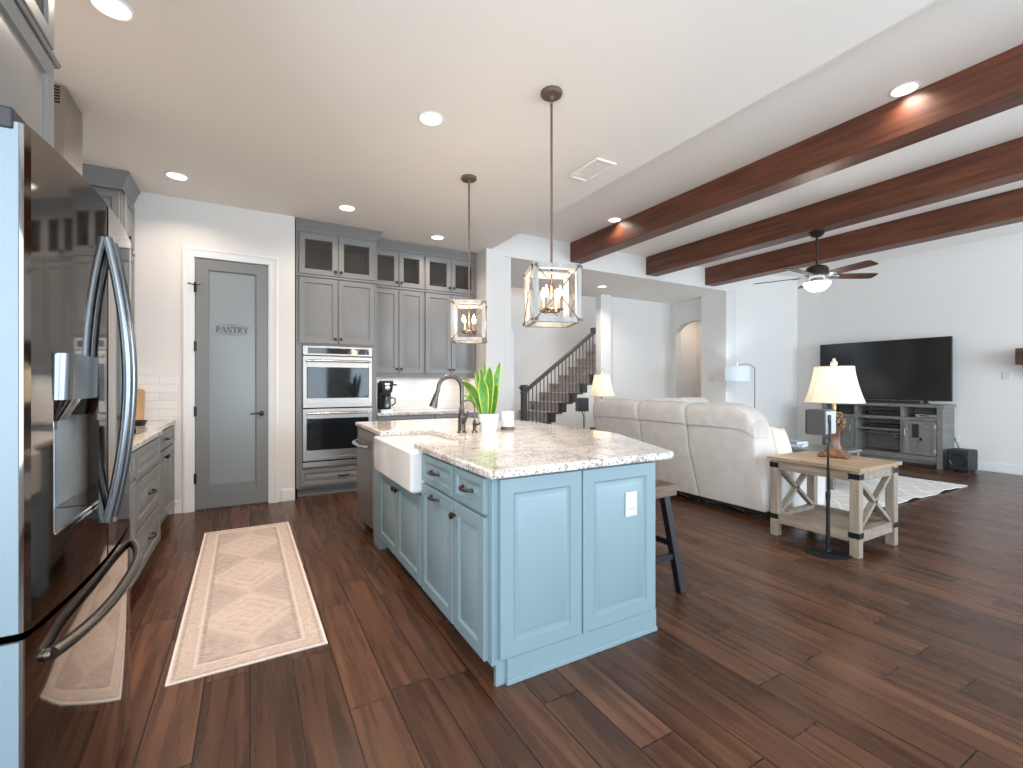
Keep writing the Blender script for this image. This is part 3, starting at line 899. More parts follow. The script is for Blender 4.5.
def shell(t, w, d, z0, z1, mat, inner=None, shelves=(), rail=0.03, stile=0.03, mids=()):
    # hollow carcass with face frame; front at y=0
    m = MB(); th = 0.018
    m.box(0, 0.0, z0, th, d, z1); m.box(w - th, 0.0, z0, w, d, z1)
    m.box(th, d - 0.01, z0, w - th, d, z1); m.box(th, 0, z0, w - th, d - 0.01, z0 + th); m.box(th, 0, z1 - th, w - th, d - 0.01, z1)
    m.box(th, 0, z0 + th, stile, 0.018, z1 - th); m.box(w - stile, 0, z0 + th, w - th, 0.018, z1 - th)
    m.box(stile, 0, z0 + th, w - stile, 0.018, z0 + rail); m.box(stile, 0, z1 - rail, w - stile, 0.018, z1 - th)
    for zz in mids: m.box(stile, 0, zz - 0.02, w - stile, 0.018, zz + 0.02)
    for zz in shelves: m.box(th, 0.02, zz - 0.009, w - th, d - 0.011, zz + 0.009)
    return m.build('carcass', mat, t, 0.0015)

def crown(t, x0, x1, d, z, mat, left=False, right=False, top=CK - 0.004, out=0.06):
    h = top - z
    prof = [(0.0, 0), (0.012, 0), (0.012, 0.18 * h), (0.02, 0.24 * h), (0.75 * out, 0.74 * h), (0.85 * out, 0.78 * h), (out, 0.86 * h), (out, h), (0.0, h)]
    rings = []
    for o, zz in prof:
        L = o if left else 0; Rr = o if right else 0
        rings.append([(x0 - L, d, z + zz), (x0 - L, -o, z + zz), (x1 + Rr, -o, z + zz), (x1 + Rr, d, z + zz)])
    # open at the back: strips
    m = MB(); k = len(prof); vs = [p for r in rings for p in r]; fs = []
    for i in range(k):
        j = (i + 1) % k
        for q in range(3): fs.append((i * 4 + q, i * 4 + q + 1, j * 4 + q + 1, j * 4 + q))
    fs.append(tuple(i * 4 for i in range(k))); fs.append(tuple(i * 4 + 3 for i in range(k)))
    m.add(vs, fs)
    return m.build('crown', mat, t)

def door_part(t, x0, z0, x1, z1, mat, hw=None, fw=0.055, kind='door'):
    o = MB().panel(x0, z0, x1, z1, 0, 0.02, fw).build(kind, mat, t)
    if hw:
        if hw[0] == 'knob': knob(o, hw[1], hw[2])
        elif hw[0] == 'pull': pull(o, hw[1], hw[2], hw[3] if len(hw) > 3 else 0.11)
    return o
def glass_door(t, x0, z0, x1, z1, mat, kx, kz):
    o = MB().frame(x0, z0, x1, z1, 0, 0.02, 0.062).build('glass_door', mat, t)
    MB().box(x0 + 0.058, -0.010, z0 + 0.058, x1 - 0.058, -0.006, z1 - 0.058).build('pane', 'glass', o)
    knob(o, kx, kz)
    return o

# oven tower
def oven_tower():
    W = 0.868
    t = thing('oven_cabinet', 'tall grey oven cabinet with glass top doors right of the pantry door', 'cabinet', (0.434, 5.52, 0))
    m = MB(); th = 0.018; D = 0.6
    m.box(0, 0, 0.10, th, D, 2.935); m.box(W - th, 0, 0.10, W, D, 2.935); m.box(th, D - 0.01, 0.1, W - th, D, 2.935)
    for zz in (0.10, 0.312, 1.682, 2.44, 2.917): m.box(th, 0.02, zz, W - th, D - 0.01, zz + th)
    m.box(th, 0, 0.10, 0.07, 0.02, 2.935); m.box(W - 0.07, 0, 0.10, W - th, 0.02, 2.935)
    m.box(0.07, 0, 0.10, W - 0.07, 0.02, 0.125); m.box(0.07, 0, 0.30, W - 0.07, 0.02, 0.328)
    m.box(0.07, 0, 1.677, W - 0.07, 0.02, 1.72); m.box(0.07, 0, 2.42, W - 0.07, 0.02, 2.47); m.box(0.07, 0, 2.89, W - 0.07, 0.02, 2.935)
    m.box(0.02, 0.07, 0.0, W, 0.09, 0.10); m.box(W - th, 0.09, 0, W, D, 0.10)
    m.box(W / 2 - 0.02, 0, 1.72, W / 2 + 0.02, 0.02, 2.42); m.box(W / 2 - 0.02, 0, 2.47, W / 2 + 0.02, 0.02, 2.89)
    m.build('carcass', 'grey', t, 0.0015)
    MB().box(0.025, 0.57, 2.475, W - 0.025, 0.583, 2.91).build('back_panel', 'cab_inside', t)
    door_part(t, 0.045, 0.125, W - 0.045, 0.302, 'grey', ('pull', W / 2 + 0.06, 0.215, 0.10), 0.035, 'drawer')
    door_part(t, 0.03, 1.70, W / 2 - 0.004, 2.425, 'grey', ('knob', W / 2 - 0.03, 1.755))
    door_part(t, W / 2 + 0.004, 1.70, W - 0.03, 2.425, 'grey', ('knob', W / 2 + 0.03, 1.755))
    glass_door(t, 0.03, 2.462, W / 2 - 0.004, 2.905, 'grey', W / 2 - 0.03, 2.51)
    glass_door(t, W / 2 + 0.004, 2.462, W - 0.03, 2.905, 'grey', W / 2 + 0.03, 2.51)
    MB().box(-0.004, -0.026, 2.432, W + 0.006, 0.0, 2.455).build('middle_moulding', 'grey', t, 0.004)
    crown(t, 0, W, 0.6, 2.935, 'grey', False, True)
oven_tower()

def double_oven():
    t = thing('double_oven', 'stainless steel double wall oven built into the tall grey cabinet', 'oven', (0.872, 5.52, 0))
    hw = 0.372
    MB().box(-0.36, 0.022, 0.335, 0.36, 0.52, 1.665).build('body', 'black_matte', t)
    p = MB().box(-hw, -0.035, 1.568, hw, 0.0, 1.672).build('control_panel', 'steel', t, 0.003)
    MB().box(-hw + 0.05, -0.038, 1.588, hw - 0.04, -0.0355, 1.652).build('display', 'oven_glass', p)
    for z0, z1, wb, wt, hz in ((0.985, 1.560, 1.095, 1.435, 1.505), (0.400, 0.975, 0.52, 0.865, 0.925)):
        d = MB().frame(-hw, z0, hw, z1, 0, 0.035, 0.045, 0.006)
        d.box(-hw + 0.04, -0.034, z0 + 0.04, hw - 0.04, -0.004, wb); d.box(-hw + 0.04, -0.034, wt, hw - 0.04, -0.004, z1 - 0.04)
        dd = d.build('oven_door', 'steel', t, 0.002)
        g = []
        for y_, i_ in ((-0.033, 0), (-0.039, 0.004)):
            g.append([(q[0], y_, q[1]) for q in [(a, b) for a, b, _ in rrect(-hw + 0.042 + i_, wb - 0.004 + i_, hw - 0.042 - i_, wt + 0.004 - i_, 0.02, 0)]])
        MB().rings(g).build('window', 'oven_glass', dd)
        h = MB().tube([(-hw + 0.03, -0.082, hz), (hw - 0.03, -0.082, hz)], 0.011, 12)
        for sx in (-1, 1): h.tube([(sx * (hw - 0.055), -0.034, hz), (sx * (hw - 0.055), -0.082, hz)], 0.009, 10)
        h.build('handle', 'steel_h', dd)
    v = MB().box(-hw, -0.03, 0.333, hw, 0.0, 0.385)
    v.build('lower_trim', 'steel', t, 0.002)
    MB().box(-hw + 0.01, -0.02, 0.386, hw - 0.01, 0.0, 0.399).build('vent_slot', 'black_matte', t)
double_oven()

def wall_unit(x0, w, label):
    t = thing('wall_cabinet', label, 'cabinet', (x0, 5.78, 0))
    shell(t, w, 0.345, 1.345, 2.935, 'grey', mids=(2.46,), shelves=(2.46,), stile=0.032, rail=0.045)
    MB().box(0.02, 0.32, 2.475, w - 0.02, 0.333, 2.91).build('back_panel', 'cab_inside', t)
    m = w / 2
    door_part(t, 0.012, 1.388, m - 0.003, 2.44, 'grey', ('knob', m - 0.03, 1.44))
    door_part(t, m + 0.003, 1.388, w - 0.012, 2.44, 'grey', ('knob', m + 0.03, 1.44))
    glass_door(t, 0.012, 2.48, m - 0.003, 2.915, 'grey', m - 0.03, 2.53)
    glass_door(t, m + 0.003, 2.48, w - 0.012, 2.915, 'grey', m + 0.03, 2.53)
    MB().box(0.001, -0.024, 2.448, w - 0.001, 0, 2.472).build('middle_moulding', 'grey', t, 0.004)
    MB().box(0.001, -0.018, 1.335, w - 0.001, 0.02, 1.3445).build('light_rail', 'grey', t)
    crown(t, 0.0005, w - 0.0005, 0.345, 2.935, 'grey')
    MB().box(0.05, 0.10, 1.338, w - 0.05, 0.13, 1.3445).build('light_strip', 'led_strip', t)
    l = area_light('under_cabinet_light', (w / 2, 0.13, 1.333), (0, 0, 0), w - 0.1, 0.03, 1.1, (1.0, 0.86, 0.70))
    l.parent = t
wall_unit(1.300, 0.674, 'grey two tier wall cabinet above the coffee maker beside the oven tower')
wall_unit(1.975, 0.743, 'grey two tier wall cabinet at the right end behind the far pendant')

def back_base(x0, w, label):
    t = thing('base_cabinet', label, 'cabinet', (x0, 5.52, 0))
    shell(t, w, 0.59, 0.10, 0.868, 'grey', mids=(0.69,))
    MB().box(0, 0.07, 0, w, 0.088, 0.10).build('toe_kick', 'grey', t)
    m = w / 2
    door_part(t, 0.012, 0.705, w - 0.012, 0.855, 'grey', ('pull', m, 0.78, 0.11), 0.03, 'drawer')
    door_part(t, 0.012, 0.12, m - 0.003, 0.685, 'grey', ('knob', m - 0.03, 0.63))
    door_part(t, m + 0.003, 0.12, w - 0.012, 0.685, 'grey', ('knob', m + 0.03, 0.63))
back_base(1.302, 0.72, 'grey base cabinet under the back counter beside the ovens')
back_base(2.023, 0.694, 'grey base cabinet under the back counter beside the white wall pier')
tag(MB().box(1.302, 5.485, 0.869, 2.718, 6.117, 0.905).build('back_worktop', 'granite', None, 0.006), 'granite worktop along the back wall under the tiled splashback', 'worktop')

def coffee_maker():
    t = thing('coffee_maker', 'black drip coffee maker on the back counter beside the ovens', 'coffee maker', (1.455, 5.72, 0.905))
    MB().rings([rrect(-0.085, -0.10, 0.085, 0.10, 0.02, 0.0), rrect(-0.085, -0.10, 0.085, 0.10, 0.02, 0.035)]).build('base', 'silver', t)
    MB().rings([rrect(-0.08, 0.02, 0.08, 0.10, 0.02, 0.035), rrect(-0.08, 0.02, 0.08, 0.10, 0.02, 0.36)]).build('water_tank', 'black_matte', t)
    MB().rings([rrect(-0.065, -0.085, 0.065, 0.019, 0.025, 0.24), rrect(-0.085, -0.10, 0.085, 0.019, 0.025, 0.37), rrect(-0.07, -0.08, 0.07, 0.019, 0.025, 0.385)]).build('brew_head', 'black_matte', t)
    MB().lathe([(0.028, 0), (0.030, -0.006), (0.018, -0.010)], (0.0, -0.098, 0.30), 18, 'y').box(-0.03, -0.104, 0.335, 0.03, -0.096, 0.355).build('control_dial', 'silver', t)
    c = MB().lathe([(0.045, 0.037), (0.062, 0.06), (0.062, 0.11), (0.045, 0.165), (0.042, 0.19)], (0, -0.04, 0), 22).build('carafe', 'carafe', t)
    MB().tube([(0.055, -0.05, 0.175), (0.105, -0.06, 0.17), (0.108, -0.06, 0.11), (0.066, -0.05, 0.075)], 0.009, 8).lathe([(0.045, 0.19), (0.047, 0.205), (0.02, 0.215)], (0, -0.04, 0), 20).build('handle', 'black_matte', c)
    MB().box(0.086, -0.05, 0.325, 0.13, -0.03, 0.345).build('lid_tab', 'black_matte', t, 0.004)
coffee_maker()

# ------------------------------------------------------------------ left run: local +x runs along world +y, front faces +x
RL = pi / 2
def left_drawers():
    W = 0.86
    t = thing('drawer_base_cabinet', 'grey base cabinet with wide stacked drawers under the cooktop', 'cabinet', (-0.60, 3.44, 0), RL)
    shell(t, W, 0.67, 0.09, 0.868, 'grey', mids=(0.66, 0.37))
    MB().box(0, 0.06, 0, W, 0.078, 0.09).build('toe_kick', 'grey', t)
    MB().panel(0.015, 0.685, W - 0.015, 0.855, 0, 0.02, 0.035).build('drawer_front', 'grey', t)
    door_part(t, 0.015, 0.385, W - 0.015, 0.655, 'grey', ('pull', W / 2, 0.53, 0.12), 0.05, 'drawer')
    door_part(t, 0.015, 0.095, W - 0.015, 0.36, 'grey', ('pull', W / 2, 0.235, 0.12), 0.05, 'drawer')
left_drawers()
def left_near_base():
    W = 1.15
    t = thing('base_cabinet', 'grey base cabinet on the left wall between the refrigerator and the cooktop', 'cabinet', (-0.60, 2.285, 0), RL)
    shell(t, W, 0.67, 0.09, 0.868, 'grey', mids=(0.69,))
    MB().box(0, 0.06, 0, W, 0.078, 0.09).build('toe_kick', 'grey', t)
    m = W / 2
    door_part(t, 0.012, 0.705, W - 0.012, 0.855, 'grey', ('pull', m, 0.78, 0.11), 0.03, 'drawer')
    door_part(t, 0.012, 0.10, m - 0.003, 0.685, 'grey', ('knob', m - 0.03, 0.63))
    door_part(t, m + 0.003, 0.10, W - 0.012, 0.685, 'grey', ('knob', m + 0.03, 0.63))
left_near_base()
def left_base():
    W = 1.135
    t = thing('base_cabinet', 'grey base cabinet with two doors in the corner beside the pantry door', 'cabinet', (-0.65, 4.305, 0), RL)
    shell(t, W, 0.62, 0.09, 0.868, 'grey', mids=(0.69,))
    MB().box(0, 0.06, 0, W, 0.078, 0.09).build('toe_kick', 'grey', t)
    m = W / 2
    door_part(t, 0.012, 0.705, W - 0.012, 0.855, 'grey', ('pull', m, 0.78, 0.11), 0.03, 'drawer')
    door_part(t, 0.012, 0.10, m - 0.003, 0.685, 'grey', ('knob', m - 0.03, 0.63))
    door_part(t, m + 0.003, 0.10, W - 0.012, 0.685, 'grey', ('knob', m + 0.03, 0.63))
left_base()
tag(MB().prism([(-1.286, 2.24), (-0.572, 2.24), (-0.572, 4.315), (-0.622, 4.345), (-0.622, 5.445), (-1.286, 5.445)], 'z', 0.869, 0.905).build('side_worktop', 'granite', None, 0.006),
    'granite worktop along the left wall beyond the refrigerator', 'worktop')
def cooktop():
    t = thing('cooktop', 'black gas cooktop set in the left granite worktop', 'cooktop', (-0.93, 3.87, 0.905))
    MB().box(-0.26, -0.43, 0.0, 0.26, 0.43, 0.012).build('glass_plate', 'oven_glass', t, 0.003)
    for yy in (-0.3, 0.0, 0.3):
        g = MB()
        for s in (-0.13, 0.13): g.box(-0.23, yy + s - 0.006, 0.035, 0.16, yy + s + 0.006, 0.047)
        for xx in (-0.23, -0.035, 0.15): g.box(xx - 0.006, yy - 0.13, 0.035, xx + 0.006, yy + 0.13, 0.047)
        for sx in (-0.22, 0.15):
            for s in (-0.125, 0.125): g.box(sx - 0.006, yy + s - 0.006, 0.012, sx + 0.006, yy + s + 0.006, 0.036)
        g.build('grate', 'black', t)
    for k in range(5):
        MB().lathe([(0.02, 0.012), (0.018, 0.036), (0.012, 0.038)], (0.215, -0.24 + 0.12 * k, 0), 14).build('knob', 'black', t)
cooktop()
# cutting board leaning on the tiled pantry wall
cb = MB().rings([[(x, y, 0.0) for x, y, _ in rrect(-0.16, 0, 0.16, 0.30, 0.03, 0)], [(x, y, 0.022) for x, y, _ in rrect(-0.16, 0, 0.16, 0.30, 0.03, 0)]])
o = cb.build('cutting_board', 'board_wood', None, 0.003)
o.location = (-1.01, 5.36, 0.909); o.rotation_euler = (radians(76), 0, 0)
tag(o, 'striped wooden cutting board leaning on the tile beside the cooktop', 'cutting board')
def pan():
    t = thing('frying_pan', 'small black handled pan on the left counter before the cutting board', 'pan', (-0.84, 4.86, 0.9055), radians(160))
    MB().lathe([(0.001, 0), (0.075, 0), (0.095, 0.04), (0.091, 0.04), (0.072, 0.005), (0.001, 0.005)], seg=24).build('bowl', 'black', t)
    MB().tube([(0.088, 0, 0.034), (0.14, 0, 0.045), (0.23, 0, 0.055)], [0.008, 0.010, 0.012], 8).build('handle', 'black_matte', t)
pan()

def corner_wall_cabinet():
    W = 0.385
    t = thing('wall_cabinet', 'grey crown topped wall cabinet in the corner beyond the range hood', 'cabinet', (-0.95, 5.06, 0), RL)
    shell(t, W, 0.335, 1.38, 2.90, 'grey', mids=(2.44,), shelves=(2.44,))
    door_part(t, 0.02, 1.40, W - 0.01, 2.42, 'grey', ('knob', 0.05, 1.45))
    door_part(t, 0.02, 2.475, W - 0.01, 2.885, 'grey', ('knob', 0.05, 2.52))
    MB().box(0.001, -0.024, 2.43, W - 0.001, 0, 2.455).build('middle_moulding', 'grey', t, 0.004)
    MB().panel(0.02, 1.40, 0.32, 2.88, 0, 0.012, 0.05).xform(lambda p: (p[1], 0.335 - p[0], p[2])).build('side_panel', 'grey', t)
    crown(t, -0.012, W, 0.335, 2.90, 'grey', True, False)
corner_wall_cabinet()

def hood():
    t = thing('range_hood', 'stainless steel range hood chimney beyond the refrigerator cabinet', 'range hood', (XL + 0.014, 3.91, 0))
    MB().box(0, -0.17, 1.98, 0.316, 0.17, CK - 0.003).build('chimney', 'steel', t, 0.004)
    MB().rings([[(0, -0.45, 1.74), (0.5, -0.45, 1.74), (0.5, 0.45, 1.74), (0, 0.45, 1.74)], [(0, -0.45, 1.80), (0.5, -0.45, 1.80), (0.5, 0.45, 1.80), (0, 0.45, 1.80)],
                [(0, -0.172, 1.98), (0.318, -0.172, 1.98), (0.318, 0.172, 1.98), (0, 0.172, 1.98)]]).build('canopy', 'steel', t, 0.003)
    g = MB()
    for i in range(6): g.box(0.18, -0.174, 2.935 + i * 0.018, 0.295, -0.1701, 2.945 + i * 0.018)
    g.build('vent_grille', 'black_matte', t)
hood()

def fridge_cabinet():
    W = 1.02
    t = thing('refrigerator_cabinet', 'grey two tier cabinet above the black stainless refrigerator', 'cabinet', (-0.62, 1.20, 0), RL)
    shell(t, W, 0.66, 1.815, 2.935, 'grey', mids=(2.40,), shelves=(2.40,), stile=0.03, rail=0.03)
    MB().box(0.02, 0.6, 2.42, W - 0.02, 0.63, 2.91).build('back_panel', 'cab_inside', t)
    MB().box(W - 0.018, 0.0, 0.002, W, 0.66, 1.812).build('end_panel', 'grey', t)
    MB().panel(0.012, 1.83, W - 0.012, 2.372, 0, 0.02, 0.065).build('door', 'grey', t)
    m = W / 2
    glass_door(t, 0.012, 2.425, m - 0.003, 2.92, 'grey', m - 0.03, 2.475)
    glass_door(t, m + 0.003, 2.425, W - 0.012, 2.92, 'grey', m + 0.03, 2.475)
    crown_ = MB()
    prof = [(0, 2.378), (0.024, 2.380), (0.030, 2.392), (0.018, 2.404), (0.010, 2.418), (0, 2.418)]
    crown_.prism([(-a, z) for a, z in prof], 'x', 0, W + 0.02)
    crown_.build('middle_moulding', 'grey', t)
    crown(t, 0, W, 0.66, 2.935, 'grey', True, True)
fridge_cabinet()

def fridge():
    # front faces +x; local frame: x along world +y (0..W), -y outward
    W = 0.915
    t = thing('refrigerator', 'black stainless french door refrigerator at the left edge', 'refrigerator', (-0.428, 1.245, 0), RL)
    MB().box(0.006, 0.03, 0.03, W - 0.006, 0.80, 1.755).build('body', 'fridge_side', t, 0.006)
    for x in (0.08, W - 0.08):
        for y in (0.10, 0.70): MB().lathe([(0.03, 0), (0.03, 0.031)], (x, y, 0), 14).build('foot', 'black_matte', t)
    MB().box(0.01, 0.012, 0.02, W - 0.01, 0.03, 0.075).build('toe_grille', 'black_matte', t)
    def face(x):          # bowed front
        u = (x - W / 2) / (W / 2)
        return -0.050 - 0.028 * (1 - u * u)
    def slab(x0, x1, z0, z1, n=10, rl=False, rr=False):
        e = 0.012
        pts = []
        for i in range(n + 1):
            x = x0 + (x1 - x0) * i / n
            pts.append((x, face(x)))
        if rl: pts = [(x0, face(x0) + e), (x0 + 0.004, face(x0) + 0.004)] + [p for p in pts if p[0] > x0 + e]
        if rr: pts = [p for p in pts if p[0] < x1 - e] + [(x1 - 0.004, face(x1) + 0.004), (x1, face(x1) + e)]
        pts = pts + [(x1, 0.027), (x0, 0.027)]
        return MB().prism(pts, 'z', z0, z1)
    mid = W / 2
    zs, zt = 0.766, 1.757
    # dispenser opening in the near (left) door
    da, dbx, dz0, dz1 = 0.100, 0.368, 0.920, 1.315
    L = MB()
    def strip(xa, xb, z0, z1, n, first, last):
        pts = [(xa + (xb - xa) * i / n, face(xa + (xb - xa) * i / n)) for i in range(n + 1)]
        pts += [(xb, 0.027), (xa, 0.027)]
        L.prism(pts, 'z', z0, z1)
    # one watertight front built column by column (cells skip the opening)
    xs = [0, 0.004, 0.015, 0.035, 0.065, da, 0.15, 0.20, 0.25, 0.30, dbx, 0.39, 0.43, mid - 0.014, mid - 0.002]
    zc = [zs, dz0, dz1, zt]
    def fy(x):
        if x < 0.003: return face(0) + 0.014
        if x < 0.006: return face(0) + 0.005
        if x > mid - 0.004: return face(mid) + 0.008
        return face(x)
    V = {}; vs = []; fs = []
    for j, z in enumerate(zc):
        for i, x in enumerate(xs):
            V[i, j] = len(vs); vs.append((x, fy(x), z))
    ia, ib = xs.index(da), xs.index(dbx)
    for j in range(3):
        for i in range(len(xs) - 1):
            if j == 1 and ia <= i < ib: continue
            fs.append((V[i, j], V[i + 1, j], V[i + 1, j + 1], V[i, j + 1]))
    nb = len(vs)
    back = [(xs[0], 0.027, zs), (xs[-1], 0.027, zs), (xs[-1], 0.027, zt), (xs[0], 0.027, zt)]
    vs += back
    fs.append((nb + 3, nb + 2, nb + 1, nb))
    last = len(xs) - 1
    fs.append(tuple([V[i, 0] for i in range(last, -1, -1)] + [nb, nb + 1]))
    fs.append(tuple([V[i, 3] for i in range(last + 1)] + [nb + 2, nb + 3]))
    fs.append(tuple([V[0, j] for j in range(4)] + [nb + 3, nb]))
    fs.append(tuple([V[last, j] for j in range(3, -1, -1)] + [nb + 1, nb + 2]))
    # recess walls
    rd = 0.015
    r0 = len(vs)
    ri = list(range(ia, ib + 1))
    for j in (1, 2):
        for i in ri: vs.append((xs[i], rd, zc[j]))
    n_ = len(ri)
    for k in range(n_ - 1):
        fs.append((V[ri[k], 1], r0 + k, r0 + k + 1, V[ri[k + 1], 1]))
        fs.append((V[ri[k], 2], V[ri[k + 1], 2], r0 + n_ + k + 1, r0 + n_ + k))
        fs.append((r0 + k, r0 + n_ + k, r0 + n_ + k + 1, r0 + k + 1))
    fs.append((V[ia, 1], V[ia, 2], r0 + n_, r0)); fs.append((V[ib, 1], r0 + n_ - 1, r0 + 2 * n_ - 1, V[ib, 2]))
    ld = L.add(vs, fs).build('door', 'dark_steel', t, ang=25)
    rd_ = slab(mid + 0.002, W, zs, zt, 10, False, True).build('door', 'dark_steel', t)
    # dispenser: recess lining with reflected daylight in its pale colour, housing and spout
    MB().box(da + 0.002, 0.008, dz0 + 0.002, dbx - 0.002, 0.0145, dz1 - 0.002).build('dispenser_recess', 'recess', ld)
    y0 = face(0.2)
    MB().rings([rrect(da + 0.016, y0 - 0.013, dbx - 0.012, 0.007, 0.03, 1.215), rrect(da + 0.016, y0 - 0.016, dbx - 0.012, 0.007, 0.03, 1.318)]).build('dispenser_housing', 'handle_steel', ld)
    MB().rings([rrect(da + 0.05, -0.045, dbx - 0.10, 0.006, 0.02, 1.165), rrect(da + 0.03, -0.065, dbx - 0.06, 0.006, 0.02, 1.216)]).lathe([(0.010, 1.145), (0.010, 1.166)], (da + 0.10, -0.03, 0), 12).build('dispenser_spout', 'dark_steel', ld)
    MB().box(da + 0.004, y0 + 0.004, dz0 + 0.001, dbx - 0.004, 0.0075, dz0 + 0.010).build('drip_tray', 'dark_steel', ld, 0.003)
    # bowed door handles either side of the seam
    for xx, par in ((mid - 0.030, ld), (mid + 0.030, rd_)):
        pts = []; n = 22
        for i in range(n + 1):
            u = -1 + 2 * i / n
            pts.append((xx, face(xx) - 0.003 - 0.045 * (1 - abs(u) ** 1.9), 1.262 + u * 0.395))
        h = MB().tube(pts, 0.0125, 12)
        h.build('handle', 'handle_steel', par)
    MB().box(-0.004, face(0) + 0.010, zs + 0.002, -0.0003, 0.026, zt - 0.002).build('side_panel', 'fridge_side', ld, 0.001)
    fd = slab(0, W, 0.085, 0.752, 14, True, True).build('freezer_drawer', 'dark_steel', t)
    pts = []; n = 24
    for i in range(n + 1):
        u = -1 + 2 * i / n
        x = W / 2 + u * 0.385
        pts.append((x, face(x) - 0.008 - 0.034 * (1 - abs(u) ** 3.2), 0.684))
    h = MB().tube(pts, 0.014, 12)
    for i in (0, n):
        x = pts[i][0]; h.tube([(x, face(x) + 0.002, 0.684), (x, face(x) - 0.008, 0.684)], 0.0125, 12)
    h.build('handle', 'handle_brown', fd)
    MB().box(-0.004, face(0) + 0.010, 0.087, -0.0003, 0.026, 0.750).build('side_panel', 'fridge_side', fd, 0.001)
    for x in (0.03, W - 0.075):
        MB().box(x - (0.037 if x < 0.4 else 0), -0.034, 1.7585 - (0.02 if x < 0.4 else 0), x + 0.05, 0.12, 1.782).build('hinge_cover', 'black_matte', t, 0.005)
fridge()

# ------------------------------------------------------------------ island (drawer side faces -x; local +x runs along world -y)
RI = -pi / 2
XI = 0.862
def island_unit(y_far, w, label, kind):
    t = thing('island_cabinet', label, 'cabinet', (XI, y_far, 0), RI)
    d = 0.60
    if kind == 'sink':
        shell(t, w, d, 0.09, 0.625, 'blue', rail=0.02)
        m = w / 2
        door_part(t, 0.012, 0.10, m - 0.003, 0.612, 'blue', ('knob', m - 0.032, 0.555))
        door_part(t, m + 0.003, 0.10, w - 0.012, 0.612, 'blue', ('knob', m + 0.032, 0.555))
    else:
        shell(t, w, d, 0.09, 0.866, 'blue', mids=(0.695,))
        door_part(t, 0.012, 0.708, w - 0.012, 0.857, 'blue', ('pull', w / 2, 0.785, 0.10), 0.032, 'drawer')
        if kind == 'bin':
            door_part(t, 0.012, 0.098, w - 0.008, 0.692, 'blue', ('pull', w / 2, 0.655, 0.10))
        else:
            door_part(t, 0.008, 0.098, w - 0.012, 0.692, 'blue', ('knob', 0.032, 0.632))
    MB().box(0, 0.07, 0, w, 0.088, 0.09).build('toe_kick', 'blue', t)
island_unit(3.50, 0.975, 'blue island sink cabinet with two doors below the apron sink', 'sink')
island_unit(2.523, 0.474, 'blue island cabinet with drawer and pull out door right of the sink', 'bin')
island_unit(2.048, 0.345, 'blue island cabinet with drawer and knobbed door at the near corner', 'door')

def island_panel():
    t = thing('island_end_panel', 'blue island end with two raised panels facing the camera', 'panel', (XI, 1.68, 0))
    W = 0.928
    m = MB().box(0, 0, 0.09, 0.02, 0.02, 0.866).box(0.02, 0, 0.0, W, 0.02, 0.866)
    m.box(0.62, 0.02, 0.0, W, 2.56, 0.866)
    m.box(-0.0, 0.02, 0.09, 0.02, 0.022, 0.866)
    m.build('body', 'blue', t, 0.002)
    MB().panel(0.028, 0.115, 0.448, 0.858, 0, 0.024, 0.062).build('raised_panel', 'blue', t)
    MB().panel(0.456, 0.115, W - 0.012, 0.858, 0, 0.024, 0.062).build('raised_panel', 'blue', t)
    MB().box(0.066, -0.014, 0.0, W + 0.003, 0, 0.108).box(0.062, -0.020, 0.0, W + 0.006, 0, 0.022).build('base_moulding', 'blue', t, 0.003)
island_panel()
def outlet(name, label, loc, rz, w=0.072, h=0.118, switch=False, parts=2):
    t = thing(name, label, 'switch plate' if switch else 'outlet', loc, rz)
    MB().rings([[(x, 0, z) for x, z, _ in rrect(-w / 2, -h / 2, w / 2, h / 2, 0.003, 0)], [(x, -0.004, z) for x, z, _ in rrect(-w / 2 + .001, -h / 2 + .001, w / 2 - .001, h / 2 - .001, 0.003, 0)],
                [(x, -0.006, z) for x, z, _ in rrect(-w / 2 + 0.004, -h / 2 + 0.004, w / 2 - 0.004, h / 2 - 0.004, 0.005, 0)]]).build('cover', 'plate', t)
    if switch:
        for k in range(parts):
            x = (k - (parts - 1) / 2) * 0.046
            MB().box(x - 0.016, -0.010, -0.033, x + 0.016, -0.005, 0.033).build('rocker', 'plate', t, 0.002)
    else:
        m = MB()
        for zz in (-0.022, 0.022):
            m.box(-0.008, -0.0075, zz - 0.004, -0.006, -0.0055, zz + 0.006).box(0.006, -0.0075, zz - 0.004, 0.008, -0.0055, zz + 0.006)
        m.build('slots', 'black_matte', t)
        MB().lathe([(0.004, -0.006), (0.003, -0.0075)], (0, 0, 0), 8, 'y').build('screw', 'silver', t)
    return t
outlet('wall_outlet', 'white outlet plate on the right raised panel of the island end', (1.608, 1.6545, 0.668), 0)

wt = MB().prism([(0.83, 1.628), (1.865, 1.628), (1.895, 1.645), (2.235, 2.42), (2.25, 2.50), (2.25, 3.70), (2.22, 3.78), (1.95, 4.315), (1.90, 4.34), (0.83, 4.34), (0.83, 3.40), (1.195, 3.40), (1.195, 2.62), (0.83, 2.62)], 'z', 0.867, 0.905)
tag(wt.build('island_worktop', 'granite', None, 0.010, 3), 'large speckled granite worktop with clipped corners on the blue island', 'worktop')

